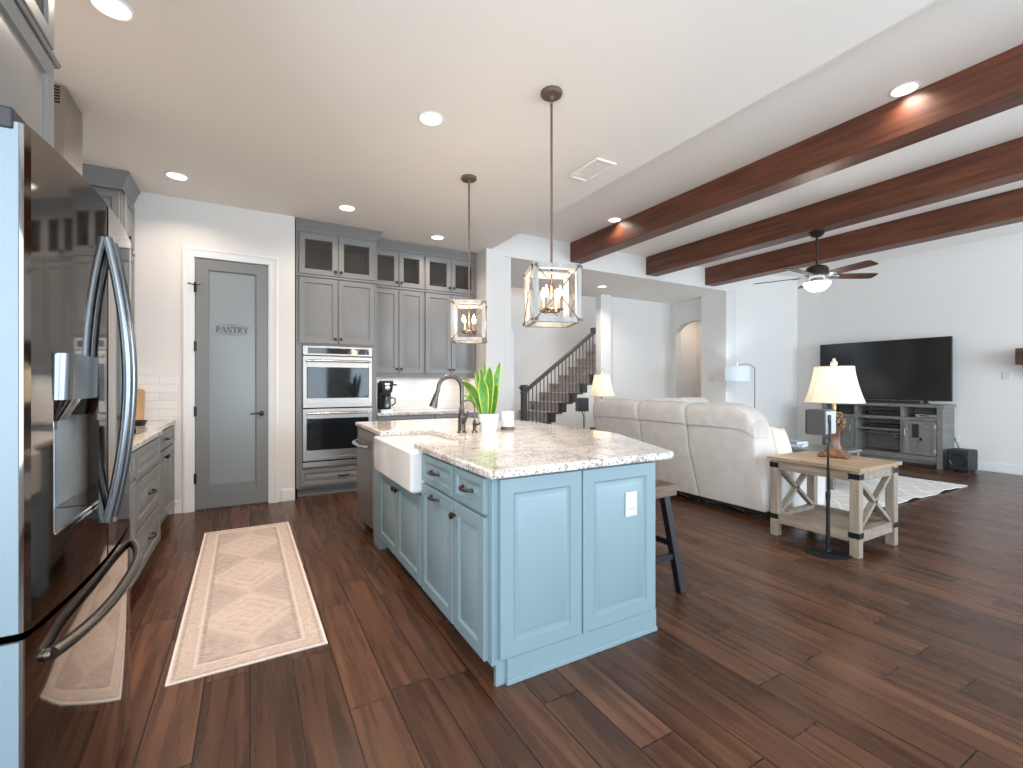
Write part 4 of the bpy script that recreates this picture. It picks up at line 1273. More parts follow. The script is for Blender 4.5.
def sink():
    t = thing('farmhouse_sink', 'white farmhouse apron sink set into the blue island', 'sink', (0, 0, 0))
    x0, y0, x1, y1 = 0.788, 2.536, 1.235, 3.45
    rg = [rrect(x0 + 0.01, y0 + 0.01, x1 - 0.01, y1 - 0.01, 0.02, 0.628), rrect(x0, y0, x1, y1, 0.022, 0.64), rrect(x0, y0, x1, y1, 0.022, 0.856), rrect(x0 + 0.008, y0 + 0.008, x1 - 0.008, y1 - 0.008, 0.02, 0.8665),
          rrect(x0 + 0.022, y0 + 0.022, x1 - 0.022, y1 - 0.022, 0.03, 0.8665), rrect(x0 + 0.030, y0 + 0.030, x1 - 0.030, y1 - 0.030, 0.035, 0.856),
          rrect(x0 + 0.034, y0 + 0.034, x1 - 0.034, y1 - 0.034, 0.04, 0.68), rrect(x0 + 0.06, y0 + 0.06, x1 - 0.06, y1 - 0.06, 0.05, 0.662)]
    MB().rings(rg).build('basin', 'ceramic', t)
    MB().lathe([(0.045, 0.6622), (0.045, 0.666), (0.02, 0.664)], (0.99, 3.0, 0), 20).build('drain', 'steel_h', t)
sink()

def dishwasher():
    t = thing('dishwasher', 'stainless steel dishwasher at the far end of the island', 'dishwasher', (XI, 4.325, 0), RI)
    W = 0.82
    MB().box(0.01, 0.02, 0.09, W - 0.21, 0.57, 0.86).build('tub', 'black_matte', t)
    n = 12; pts = [(0.008 + (W - 0.213) * i / n, -0.018 - 0.016 * (1 - ((i / n) * 2 - 1) ** 2)) for i in range(n + 1)]
    d = MB().prism(pts + [(W - 0.205, 0.018), (0.008, 0.018)], 'z', 0.10, 0.775).build('door', 'steel', t, 0.002)
    MB().prism([(a, b + 0.004) for a, b in pts] + [(W - 0.205, 0.018), (0.008, 0.018)], 'z', 0.78, 0.860).build('control_strip', 'steel', t, 0.002)
    hp = []
    for i in range(15):
        u = -1 + 2 * i / 14
        hp.append((W / 2 - 0.10 + u * 0.25, -0.034 - 0.048 * (1 - u ** 4), 0.742))
    MB().tube(hp, 0.013, 12, flat=1.3).build('handle', 'steel_h', d)
    MB().box(0.008, 0.06, 0.0, W - 0.205, 0.075, 0.085).build('toe_kick', 'black_matte', t)
    MB().box(W - 0.20, -0.012, 0.0, W - 0.004, 0.55, 0.866).build('filler_panel', 'blue', t, 0.002)
dishwasher()

def faucet():
    t = thing('kitchen_faucet', 'dark bronze gooseneck pull down faucet behind the apron sink', 'faucet', (1.31, 3.02, 0.905))
    MB().lathe([(0.034, 0), (0.034, 0.006), (0.027, 0.012), (0.026, 0.10), (0.030, 0.115), (0.027, 0.125), (0.020, 0.14), (0.0165, 0.18)], seg=20).build('body', 'tap', t)
    pts = [(0, 0, 0.16), (0, 0, 0.30)] + arc((-0.088, 0, 0.312), 0.088, 0, pi, 14)[1:]
    pts += [(-0.178, 0, 0.30), (-0.188, 0, 0.275)]
    MB().tube(pts, 0.0145, 14).build('spout', 'tap', t)
    MB().tube([(-0.188, 0, 0.275), (-0.198, 0, 0.25), (-0.214, 0, 0.19), (-0.216, 0, 0.185)], [0.017, 0.019, 0.028, 0.027], 16).build('spray_head', 'tap', t)
    MB().tube([(0.0, -0.026, 0.075), (0.0, -0.05, 0.08), (0.01, -0.07, 0.13), (0.012, -0.078, 0.155)], [0.013, 0.012, 0.007, 0.006], 10).build('lever', 'tap', t)
faucet()
def filter_faucet():
    t = thing('filter_faucet', 'small dark bronze filtered water tap beside the plant pot', 'faucet', (1.385, 2.965, 0.905))
    MB().lathe([(0.022, 0), (0.022, 0.006), (0.013, 0.014), (0.013, 0.05), (0.017, 0.06), (0.012, 0.075), (0.007, 0.09)], seg=16).build('body', 'tap', t)
    pts = [(0, 0, 0.08), (0, 0, 0.17)] + arc((-0.055, 0, 0.175), 0.055, 0, pi * 0.93, 12)[1:] + [(-0.115, 0, 0.165), (-0.122, 0, 0.145)]
    MB().tube(pts, 0.006, 10).build('spout', 'tap', t)
    MB().tube([(0.0, -0.010, 0.055), (0.012, -0.035, 0.062), (0.02, -0.045, 0.07)], [0.008, 0.008, 0.010], 8).build('lever', 'tap', t)
filter_faucet()

def plant():
    t = thing('snake_plant', 'snake plant in a white pot on the island worktop', 'plant', (1.525, 3.03, 0.905))
    MB().lathe([(0.001, 0), (0.058, 0), (0.062, 0.006), (0.080, 0.123), (0.080, 0.128), (0.074, 0.128), (0.070, 0.10), (0.001, 0.10)], seg=36).build('pot', 'pot', t)
    MB().lathe([(0.001, 0.108), (0.069, 0.104)], seg=24, cap=False).build('soil', 'stool_wood', t)
    Rv = Vector((0.869, -0.494, 0)); Fv = Vector((0.494, 0.869, 0))
    # (base offset right, forward), (tip right, forward, height), max half width, droop
    leaves = [(-.03, -.02, -.205, -.06, .235, .040, .06), (-.035, .0, -.20, .0, .125, .036, .06), (-.01, .03, -.065, .05, .33, .027, .0),
              (-.005, .01, -.035, .06, .385, .018, .0), (.0, -.03, .015, -.05, .33, .044, .0), (.03, .01, .085, .03, .37, .030, .0),
              (.035, -.02, .065, -.06, .21, .036, .01), (-.02, -.03, -.045, -.09, .25, .040, .01), (-.025, .03, -.10, .10, .30, .032, .02)]
    for k, (b0, b1, r, f, h, hw, dr) in enumerate(leaves):
        base = Rv * b0 + Fv * b1 + Vector((0, 0, 0.10)); tip = Rv * r + Fv * f + Vector((0, 0, 0.125 + h * 1.04))
        ctrl = base.lerp(tip, 0.5) + Vector((0, 0, 0.05 + dr)) - (Rv * (r - b0) + Fv * (f - b1)) * 0.15
        face = (Rv * (0.9 if k % 3 else 0.6) + Fv * (0.25 if k % 2 else -0.35)).normalized()
        m = MB(); n = 12; rows = []
        for i in range(n + 1):
            u = i / n
            p = base * (1 - u) ** 2 + ctrl * (2 * u * (1 - u)) + tip * u * u
            w = hw * (0.45 + 0.55 * sin(min(1, u / 0.55) * pi / 2)) * (1 if u < 0.55 else max(0.02, cos((u - 0.55) / 0.45 * pi / 2) ** 0.75))
            tan = ((ctrl - base) * (1 - u) + (tip - ctrl) * u).normalized()
            s = (face - tan * face.dot(tan)).normalized(); nn = s.cross(tan)
            row = []
            for q in (-1, -0.74, 0, 0.74, 1):
                row.append(p + s * (w * q) + nn * (0.010 * (q * q) - 0.004))
            rows.append((row, nn))
        top = [[tuple(p) for p in row] for row, nn in rows]
        bot = [[tuple(p - nn * 0.003) for p in row] for row, nn in rows]
        for i in range(n):
            for q in range(4):
                m.cur = 1 if q in (0, 3) else 0
                m.add([top[i][q], top[i][q + 1], top[i + 1][q + 1], top[i + 1][q]], [(0, 1, 2, 3)])
                m.add([bot[i][q], bot[i][q + 1], bot[i + 1][q + 1], bot[i + 1][q]], [(0, 3, 2, 1)])
            m.cur = 1
            for q in (0, 4):
                m.add([top[i][q], top[i + 1][q], bot[i + 1][q], bot[i][q]], [(0, 1, 2, 3)])
        me_o = m.build('leaf', ['leaf', 'leaf_edge'], t, smooth=False)
        bm = bmesh.new(); bm.from_mesh(me_o.data)
        bmesh.ops.remove_doubles(bm, verts=bm.verts, dist=0.0002)
        bmesh.ops.recalc_face_normals(bm, faces=bm.faces)
        for f_ in bm.faces: f_.smooth = True
        bm.to_mesh(me_o.data); bm.free()
plant()
def candle():
    t = thing('candle', 'white candle jar on a dark coaster beside the potted plant', 'candle', (1.70, 3.05, 0.905))
    MB().lathe([(0.052, 0), (0.054, 0.004), (0.052, 0.020), (0.045, 0.022)], seg=24).build('coaster', 'stool_wood', t)
    MB().lathe([(0.001, 0.0225), (0.042, 0.0225), (0.047, 0.03), (0.048, 0.135), (0.044, 0.137), (0.043, 0.118), (0.001, 0.115)], seg=28).build('jar', 'wax', t)
candle()

def rug_runner():
    w, h = 0.63, 2.25
    m = MB(); nx, ny = 10, 30
    def z(x, y): return 0.007 + 0.002 * sin(9 * x) * sin(3.1 * y)
    top = [[(-w / 2 + w * i / nx, -h / 2 + h * j / ny) for i in range(nx + 1)] for j in range(ny + 1)]
    vs = [(x, y, z(x, y)) for r in top for x, y in r] + [(x, y, 0.001) for r in top for x, y in r]
    N = (nx + 1) * (ny + 1); fs = []
    for j in range(ny):
        for i in range(nx):
            a = j * (nx + 1) + i
            fs += [(a, a + 1, a + nx + 2, a + nx + 1), (N + a, N + a + nx + 1, N + a + nx + 2, N + a + 1)]
    for i in range(nx):
        a, b = i, i + 1; fs.append((a, N + a, N + b, b)); a, b = ny * (nx + 1) + i, ny * (nx + 1) + i + 1; fs.append((a, b, N + b, N + a))
    for j in range(ny):
        a, b = j * (nx + 1), (j + 1) * (nx + 1); fs.append((a, b, N + b, N + a)); a, b = a + nx, b + nx; fs.append((a, N + a, N + b, b))
    o = m.add(vs, fs).build('runner_rug', 'runner')
    o.location = (-0.002, 3.48, 0); o.rotation_euler = (0, 0, radians(0.6))
    tag(o, 'faded pink and cream runner rug on the kitchen floor', 'rug')
rug_runner()

def stool():
    t = thing('bar_stool', 'wooden topped bar stool with black legs under the island overhang', 'stool', (2.035, 2.05, 0))
    MB().box(-0.195, -0.14, 0.58, 0.195, 0.14, 0.65).build('seat', 'stool_wood', t, 0.006)
    L = {}
    for sx in (-1, 1):
        for sy in (-1, 1):
            a = Vector((sx * 0.135, sy * 0.095, 0.58)); b = Vector((sx * 0.215, sy * 0.15, 0.0)); L[sx, sy] = (a, b)
            MB().bar(a, b, 0.044, 0.044, (0, 1, 0)).build('leg', 'black', t, 0.003)
    def at(k, u): a, b = L[k]; return a.lerp(b, u)
    for (k1, k2, u) in (((-1, -1), (1, -1), 0.62), ((-1, 1), (1, 1), 0.62), ((-1, -1), (-1, 1), 0.50), ((1, -1), (1, 1), 0.50)):
        MB().bar(at(k1, u), at(k2, u), 0.024, 0.034).build('stretcher', 'black', t, 0.002)
stool()

# ------------------------------------------------------------------ living room furniture
def sofa():
    t = thing('reclining_sofa', 'cream upholstered three seat sofa with its back to the kitchen', 'sofa', (0, 0, 0))
    secs = [(2.49, 3.195), (3.205, 3.85), (3.86, 4.66)]
    for k, (a, b) in enumerate(secs):
        back = [(4.065, 0.082), (4.34, 0.09), (4.30, 0.48), (4.17, 0.93), (4.05, 0.975), (3.90, 0.97), (3.852, 0.93), (3.90, 0.6)]
        head = [(3.852, 0.84), (3.828, 0.965), (3.840, 1.02), (3.885, 1.052), (3.97, 1.058), (4.08, 1.03), (4.15, 0.97), (4.15, 0.84)]
        ra = 0.18 if k == 0 else 0.05
        rb = 0.10 if k == 2 else 0.05
        for nm, prof, piv, bow in (('backrest', back, 0.05, 0.0), ('headrest', head, 0.84, 0.012)):
            rings = []; N = 16
            for q in range(N + 1):
                u = 0.5 - 0.5 * cos(pi * q / N)
                y = a + (b - a) * u + (0.007 * (2 * u - 1) if nm == 'headrest' and k != 1 else 0)
                drop = 0.0; thin = 0.0
                for d_, big in (((y - a) / ra, k == 0), ((b - y) / rb, k == 2)):
                    if d_ < 1:
                        e = 1 - sqrt(max(0, 1 - (1 - d_) ** 2))
                        drop += (0.12 if big else 0.035) * e; thin += (0.45 if big else 0.2) * e
                z_b = 4 * bow * u * (1 - u)
                rings.append([(x + (4.02 - x) * thin * (0.5 if z > 0.5 else 0.0), y, z - drop * max(0, (z - 0.45) / 0.6) + z_b * (z > 0.95)) for x, z in prof])
            MB().rings(rings).build(nm, 'sofa', t, 0.016, 3, ang=50)
        MB().prism([(4.30, 0.32), (4.90, 0.32), (4.93, 0.45), (4.88, 0.50), (4.28, 0.50)], 'y', a + 0.02, b - 0.02).build('seat_cushion', 'sofa', t, 0.03, 4)
    for a, b in ((2.385, 2.485), (4.665, 4.77)):
        MB().prism([(4.10, 0.06), (4.88, 0.06), (4.92, 0.48), (4.90, 0.55), (4.72, 0.59), (4.26, 0.59), (4.14, 0.5)], 'y', a, b).build('arm', 'sofa', t, 0.035, 4)
    MB().box(4.36, 2.50, 0.07, 4.86, 4.65, 0.31).build('base', 'sofa', t, 0.01)
    m = MB().box(4.13, 2.52, 0.03, 4.34, 4.64, 0.08)
    for y in (2.60, 3.15, 3.25, 3.80, 3.90, 4.58):
        m.box(4.12, y - 0.02, 0.0, 4.16, y + 0.02, 0.06); m.box(4.70, y - 0.02, 0.0, 4.74, y + 0.02, 0.068)
    for y in (2.9, 3.55, 4.3): m.tube([(4.08, y - 0.2, 0.04), (4.09, y, 0.075), (4.08, y + 0.2, 0.045)], 0.012, 8)
    m.build('recliner_mechanism', 'black_matte', t)
sofa()
def pillow():
    m = MB(); n = 12; rows = []
    s = 0.20
    for side in (1, -1):
        for i in range(n + 1):
            for j in range(n + 1):
                u, w = -1 + 2 * i / n, -1 + 2 * j / n
                th = 0.065 * ((1 - u ** 2) * (1 - w ** 2)) ** 0.45
                px = u * s * (1 - 0.10 * (1 - w * w)); pz = w * s * (1 - 0.10 * (1 - u * u))
                rows.append((px, side * th, pz))
    N = (n + 1) ** 2; fs = []
    for i in range(n):
        for j in range(n):
            a = i * (n + 1) + j
            fs += [(a, a + 1, a + n + 2, a + n + 1), (N + a, N + a + n + 1, N + a + n + 2, N + a + 1)]
    o = m.add(rows, fs).build('throw_pillow', 'pillow', None)
    bm = bmesh.new(); bm.from_mesh(o.data); bmesh.ops.remove_doubles(bm, verts=bm.verts, dist=0.0005); bmesh.ops.recalc_face_normals(bm, faces=bm.faces); bm.to_mesh(o.data); bm.free()
    o.location = (4.50, 2.61, 0.655); o.rotation_euler = (radians(-18), radians(8), radians(8))
    tag(o, 'cream throw pillow on the sofa seat at the near arm', 'pillow')
pillow()
def loveseat():
    t = thing('loveseat', 'pale upholstered loveseat beyond the long cream sofa', 'sofa', (5.80, 4.62, 0), 0)
    for a, b in ((-0.66, -0.004), (0.004, 0.66)):
        MB().prism([(0.10, 0.12), (0.42, 0.12), (0.47, 0.80), (0.42, 1.0), (0.34, 1.05), (0.25, 1.0), (0.20, 0.5)], 'x', a, b).build('backrest', 'sofa', t, 0.05, 4)
        MB().prism([(-0.42, 0.30), (0.19, 0.30), (0.19, 0.49), (-0.40, 0.49), (-0.46, 0.42)], 'x', a + 0.02, b - 0.02).build('seat_cushion', 'sofa', t, 0.03, 3)
    for a, b in ((-0.80, -0.665), (0.665, 0.80)):
        MB().prism([(-0.44, 0.06), (0.34, 0.06), (0.34, 0.58), (-0.36, 0.64), (-0.46, 0.56)], 'x', a, b).build('arm', 'sofa', t, 0.035, 3)
    MB().box(-0.65, -0.40, 0.04, 0.65, 0.40, 0.29).build('base', 'sofa', t, 0.01)
    for sx in (-0.6, 0.6):
        for sy in (-0.35, 0.35): MB().box(sx - 0.03, sy - 0.03, 0, sx + 0.03, sy + 0.03, 0.042).build('foot', 'black_matte', t)
loveseat()

def side_table():
    x0, x1, y0, y1, H = 3.772, 4.385, 1.625, 2.27, 0.648
    cx, cy = (x0 + x1) / 2, (y0 + y1) / 2
    t = thing('side_table', 'weathered wood side table with crossed ends beside the sofa', 'table', (cx, cy, 0))
    a, b = (x1 - x0) / 2, (y1 - y0) / 2; lw = 0.062
    # top of boards
    n = 5
    tp = MB()
    for i in range(n):
        ya = -b - 0.02 + (2 * b + 0.04) * i / n; yb = -b - 0.02 + (2 * b + 0.04) * (i + 1) / n
        tp.box(-a - 0.02, ya + 0.0008, H - 0.026, a + 0.02, yb - 0.0008, H)
    tp.build('tabletop', 'table_top', t, 0.002)
    ap = MB()
    for sy in (-1, 1): ap.box(-a + lw, sy * b - sy * 0.07, 0.545, a - lw, sy * b - sy * 0.012, H - 0.027)
    for sx in (-1, 1): ap.box(sx * a - sx * 0.07, -b + lw, 0.545, sx * a - sx * 0.012, b - lw, H - 0.027)
    ap.build('apron', 'oak_grey', t, 0.002)
    for sx in (-1, 1):
        for sy in (-1, 1):
            X0, Y0 = sx * a, sy * b
            lg = MB().box(X0 - sx * lw, Y0 - sy * lw, 0, X0, Y0, H - 0.027).build('leg', 'oak_grey_z', t, 0.003)
            for z0, z1 in ((0.563, 0.603), (0.14, 0.18)):
                br = MB()
                br.box(X0 - sx * (lw + 0.006), Y0, z0, X0 + sx * 0.003, Y0 + sy * 0.003, z1)
                br.box(X0, Y0 - sy * (lw + 0.006), z0, X0 + sx * 0.003, Y0 + sy * 0.0029, z1)
                br.lathe([(0.007, 0), (0.005, sx * 0.006)], (X0 + sx * 0.003, Y0 - sy * 0.035, (z0 + z1) / 2), 8, 'x')
                br.lathe([(0.007, 0), (0.005, sy * 0.006)], (X0 - sx * 0.035, Y0 + sy * 0.003, (z0 + z1) / 2), 8, 'y')
                br.build('corner_bracket', 'black', lg)
    sh = MB().box(-a + 0.02, -b + lw + 0.001, 0.13, a - 0.02, b - lw - 0.001, 0.155)
    sh.box(-a + lw, -b + 0.012, 0.105, a - lw, -b + 0.07, 0.185).box(-a + lw, b - 0.07, 0.105, a - lw, b - 0.012, 0.185)
    sh.box(-a + 0.012, -b + lw + 0.001, 0.105, -a + 0.05, b - lw - 0.001, 0.185).box(a - 0.05, -b + lw + 0.001, 0.105, a - 0.012, b - lw - 0.001, 0.185)
    sh.build('shelf', 'oak_grey', t, 0.002)
    for sy in (-1, 1):
        yy = sy * (b - 0.04)
        for s2 in (-1, 1):
            MB().bar((-s2 * (a - lw - 0.005), yy + 0.0, 0.19), (s2 * (a - lw - 0.005), yy, 0.542), 0.028, 0.042, (0, 1, 0)).build('cross_brace', 'oak_grey_z', t, 0.002)
side_table()

def bell_shade(t, rb, rt, zb, zt, mat, sq=0.5):
    # bell shaped shade with cut corners, open top and bottom, double walled
    def ring(r, z):
        out = []
        for q in range(32):
            a = 2 * pi * q / 32 + pi / 32
            k = (abs(cos(a)) ** 5 + abs(sin(a)) ** 5) ** (-1 / 5)
            rr = r * (0.55 + 0.45 * k) * 0.96
            out.append((rr * cos(a), rr * sin(a), z))
        return out
    def rad(u): return rt + (rb - rt) * (1 - u) ** 1.5
    n = 8
    outer = [ring(rad(i / n), zb + (zt - zb) * i / n) for i in range(n + 1)]
    inner = [ring(rad(i / n) - 0.003, zb + (zt - zb) * i / n) for i in range(n, -1, -1)]
    s = MB().rings(outer + inner, close=True).build('lamp_shade', mat, t)
    rib = MB()
    for q in range(0, 32, 4):
        rib.tube([outer[i][q] for i in range(n + 1)], 0.0018, 5)
    for rr in (outer[0], outer[-1]): rib.tube([*rr, rr[0]], 0.003, 6)
    rib.build('trim_cord', 'pillow', s)
    return s

def lamp_ornate():
    t = thing('table_lamp', 'lit table lamp with carved wooden base on the side table', 'lamp', (4.22, 2.0, 0.648), radians(20))
    f = MB().rings([rrect(-0.095, -0.095, 0.095, 0.095, 0.02, 0.0), rrect(-0.10, -0.10, 0.10, 0.10, 0.02, 0.018), rrect(-0.09, -0.09, 0.09, 0.09, 0.02, 0.035), rrect(-0.065, -0.065, 0.065, 0.065, 0.02, 0.05), rrect(-0.055, -0.055, 0.055, 0.055, 0.02, 0.065)])
    for sx in (-1, 1):
        for sy in (-1, 1): f.lathe([(0.018, 0), (0.026, 0.012), (0.016, 0.03)], (sx * 0.085, sy * 0.085, 0), 10)
    f.build('foot', 'lamp_wood', t, 0.003)
    MB().rings([rrect(-0.052, -0.052, 0.052, 0.052, 0.015, 0.065), rrect(-0.040, -0.040, 0.040, 0.040, 0.015, 0.12), rrect(-0.042, -0.042, 0.042, 0.042, 0.015, 0.20), rrect(-0.05, -0.05, 0.05, 0.05, 0.02, 0.225)]).build('column', 'lamp_wood', t)
    # carved pinecone and leaf cluster
    o = MB().lathe([(0.045, 0.225), (0.056, 0.25), (0.060, 0.29), (0.05, 0.33), (0.032, 0.36), (0.022, 0.375)], seg=16)
    for k in range(5):
        for j in range(9):
            a = 2 * pi * (j + 0.5 * (k % 2)) / 9; z = 0.245 + k * 0.026; r = (0.058, 0.062, 0.058, 0.048, 0.036)[k]
            p = Vector((r * cos(a), r * sin(a), z)); q = p + Vector((0.022 * cos(a), 0.022 * sin(a), 0.018))
            o.tube([p - Vector((0.01 * cos(a), 0.01 * sin(a), 0.004)), p, q], [0.012, 0.013, 0.003], 6)
    o.build('carving', 'carved', t)
    MB().tube([(0, 0, 0.375), (0, 0, 0.47)], 0.016, 12).lathe([(0.02, 0.44), (0.024, 0.455), (0.02, 0.47)], seg=14).build('stem', 'lamp_gold', t)
    bell_shade(t, 0.218, 0.145, 0.45, 0.745, 'shade')
    hp = MB().tube([(0, 0, 0.47), (0, 0.04, 0.52), (0, 0.045, 0.64), (0, 0.0, 0.735), (0, -0.045, 0.64), (0, -0.04, 0.52), (0, 0, 0.47)], 0.0025, 6)
    hp.tube([(-0.14, 0, 0.735), (0.14, 0, 0.735)], 0.002, 6).build('harp', 'lamp_gold', t)
    MB().lathe([(0.008, 0.737), (0.012, 0.75), (0.026, 0.765), (0.024, 0.785), (0.012, 0.795), (0.012, 0.81), (0.002, 0.818)], seg=14).build('finial', 'pillow', t)
    MB().lathe([(0.012, 0.47), (0.014, 0.50), (0.030, 0.54), (0.028, 0.57), (0.001, 0.59)], seg=14).build('bulb', emit('warm_bulb', (1, 0.8, 0.55), 6), t)
    lamp_point('table_lamp_light', t, (0, 0, 0.63), 7.5, (1.0, 0.83, 0.62), 0.04)
lamp_ornate()

def end_table():
    t = thing('end_table', 'dark end table behind the far arm of the long sofa', 'table', (4.72, 5.26, 0))
    MB().box(-0.26, -0.19, 0.57, 0.26, 0.19, 0.60).build('tabletop', 'stool_wood', t, 0.004)
    for sx in (-1, 1):
        for sy in (-1, 1): MB().box(sx * 0.24 - 0.02, sy * 0.17 - 0.02, 0, sx * 0.24 + 0.02, sy * 0.17 + 0.02, 0.57).build('leg', 'stool_wood', t)
    MB().box(-0.22, -0.15, 0.15, 0.22, 0.15, 0.17).build('shelf', 'stool_wood', t)
end_table()
def lamp_far():
    t = thing('table_lamp', 'lit table lamp with gold base behind the far end of the sofa', 'lamp', (4.60, 5.34, 0.60), 0)
    MB().lathe([(0.075, 0), (0.078, 0.012), (0.05, 0.03), (0.02, 0.05), (0.018, 0.09), (0.045, 0.15), (0.062, 0.23), (0.05, 0.31), (0.024, 0.35), (0.032, 0.37), (0.030, 0.40), (0.014, 0.42), (0.013, 0.49)], seg=24).build('base', 'lamp_gold', t)
    bell_shade(t, 0.182, 0.112, 0.468, 0.79, 'shade')
    MB().tube([(0, 0, 0.48), (0, 0.04, 0.54), (0, 0.045, 0.68), (0, 0, 0.79), (0, -0.045, 0.68), (0, -0.04, 0.54), (0, 0, 0.48)], 0.0025, 6).tube([(-0.12, 0, 0.79), (0.12, 0, 0.79)], 0.002, 6).build('harp', 'lamp_gold', t)
    MB().lathe([(0.006, 0.79), (0.020, 0.82), (0.022, 0.845), (0.010, 0.87), (0.002, 0.885)], seg=14).build('finial', 'pillow', t)
    lamp_point('table_lamp_light', t, (0, 0, 0.66), 5.5, (1.0, 0.84, 0.64), 0.04)
lamp_far()

def speaker_pair(x, y, hx, rz, lab1, lab2):
    t = thing('speaker_stand', lab2, 'speaker stand', (x, y, 0), rz)
    MB().lathe([(0.150, 0), (0.150, 0.006), (0.135, 0.012), (0.02, 0.018), (0.018, 0.03)], seg=36).build('base', 'black', t)
    MB().tube([(0, 0, 0.02), (0, 0, 0.44)], 0.013, 12).tube([(0, 0, 0.42), (0, 0, 0.76), (0, -0.004, 0.79), (0.016, -0.008, 0.84), (0.022, -0.004, 0.87), (0.022, -0.003, 0.98)], 0.008, 10).lathe([(0.016, 0.40), (0.016, 0.45)], seg=12).build('pole', 'black', t)
    MB().box(0.004, -0.004, 0.96, 0.040, 0.0045, 1.02).build('clamp', 'black', t, 0.003)
    cp = []
    for i in range(12):
        u = i / 11; cp.append((-0.012 - 0.010 * sin(u * pi * 3), -0.014, 0.88 - u * 0.86 + 0.02))
    MB().tube(cp, 0.003, 6).build('cable', 'black_matte', t)
    s = thing('speaker', lab1, 'speaker', (x, y, 0.868), rz)
    MB().box(-0.026, 0.006, 0.0, 0.128, 0.14, 0.19).build('cabinet', 'speaker_grey', s, 0.005)
    MB().box(-0.020, 0.141, 0.006, 0.122, 0.151, 0.184).build('grille', 'black_matte', s, 0.004)
    MB().box(-0.018, 0.0035, 0.012, 0.120, 0.0065, 0.178).build('back_plate', 'silver', s)
speaker_pair(3.715, 1.80, 0, 0, 'small grey speaker on a thin stand in front of the ornate lamp', 'black pole stand with round base in front of the side table')
speaker_pair(4.12, 5.17, 0, radians(160), 'small dark speaker on a stand beside the far end of the sofa', 'black pole speaker stand behind the far end of the sofa')

def console():
    t = thing('tv_console', 'grey wood media console under the television', 'tv stand', (8.74, 4.33, 0), RI)
    W, D, H = 1.62, 0.43, 0.945
    m = MB()
    m.box(-0.02, -0.02, H - 0.045, W + 0.02, D, H)
    m.box(0, 0, 0, 0.07, D, H - 0.046); m.box(W - 0.07, 0, 0, W, D, H - 0.046)
    m.box(0.07, 0.01, 0.125, W - 0.07, D, 0.175)
    a, b = 0.51, 1.135
    m.box(a - 0.022, 0.005, 0.176, a + 0.022, D - 0.012, H - 0.046); m.box(b - 0.022, 0.005, 0.176, b + 0.022, D - 0.012, H - 0.046)
    m.box(0.07, D - 0.012, 0.176, W - 0.07, D, H - 0.046)
    m.box(0.07, 0.0, 0.10, W - 0.07, 0.02, 0.176)
    m.build('carcass', 'tv_wood', t, 0.003)
    s = MB()
    for x0, x1 in ((0.0701, a - 0.0225), (a + 0.0225, b - 0.0225), (b + 0.0225, W - 0.0701)): s.box(x0, 0.005, 0.70, x1, D - 0.0125, 0.745)
    s.box(a + 0.0225, 0.015, 0.52, b - 0.0225, D - 0.0125, 0.545)
    s.build('shelf', 'tv_wood', t, 0.002)
    for x0, x1, hx in ((0.075, a - 0.026, a - 0.06), (b + 0.026, W - 0.075, b + 0.05)):
        w = x1 - x0
        d = MB().frame(x0, 0.185, x1, 0.695, 0.005, 0.022, 0.05)
        d.box(x0 + 0.04, -0.012, 0.22, x1 - 0.04, 0.004, 0.66)
        dd = d.build('door', 'tv_wood', t, 0.0015)
        ov = MB().box(x0 + w * 0.28, -0.017, 0.44, x0 + w * 0.48, -0.0122, 0.645)
        ov.build('mesh_inset', 'black_matte', dd)
        ob = MB().box(x0 + w * 0.50, -0.020, 0.235, x0 + w * 0.60, -0.0122, 0.645).box(x0 + w * 0.28, -0.020, 0.40, x1 - 0.051, -0.0122, 0.438)
        ob.build('overlay_boards', 'tv_wood', dd, 0.001)
        MB().tube([(hx, -0.018, 0.46), (hx, -0.04, 0.475), (hx, -0.04, 0.555), (hx, -0.018, 0.57)], 0.006, 8).build('handle', 'silver', dd)
        hg = x1 - 0.006 if hx < (x0 + x1) / 2 else x0 + 0.006
        for zz in (0.26, 0.62): MB().box(hg - 0.012, -0.0205, zz - 0.03, hg + 0.012, -0.017, zz + 0.03).build('hinge', 'silver', dd)
    MB().tube([(a + 0.04, 0.2, 0.46), (b - 0.04, 0.2, 0.46)], 0.008, 8).tube([(b - 0.18, 0.19, 0.50), (b - 0.17, 0.17, 0.44), (b - 0.12, 0.18, 0.41)], 0.006, 6).build('cable_bar', 'silver', t)
    return t
console()
def media_box(y, z, w, h, d, label, mat='black_matte'):
    t = thing('media_box', label, 'electronics', (8.86, y, z))
    MB().box(0, -w / 2, 0, d, w / 2, h).build('case', mat, t, 0.004)
    MB().box(-0.003, -w * 0.15, h * 0.35, -0.0005, w * 0.3, h * 0.7).build('display', 'oven_glass', t)
media_box(2.94, 0.746, 0.26, 0.045, 0.20, 'small silver media box in the top right opening of the console', 'silver')
media_box(3.48, 0.746, 0.42, 0.07, 0.22, 'black media receiver in the top middle opening of the console')
media_box(3.48, 0.546, 0.40, 0.06, 0.22, 'black player on the middle shelf of the console')

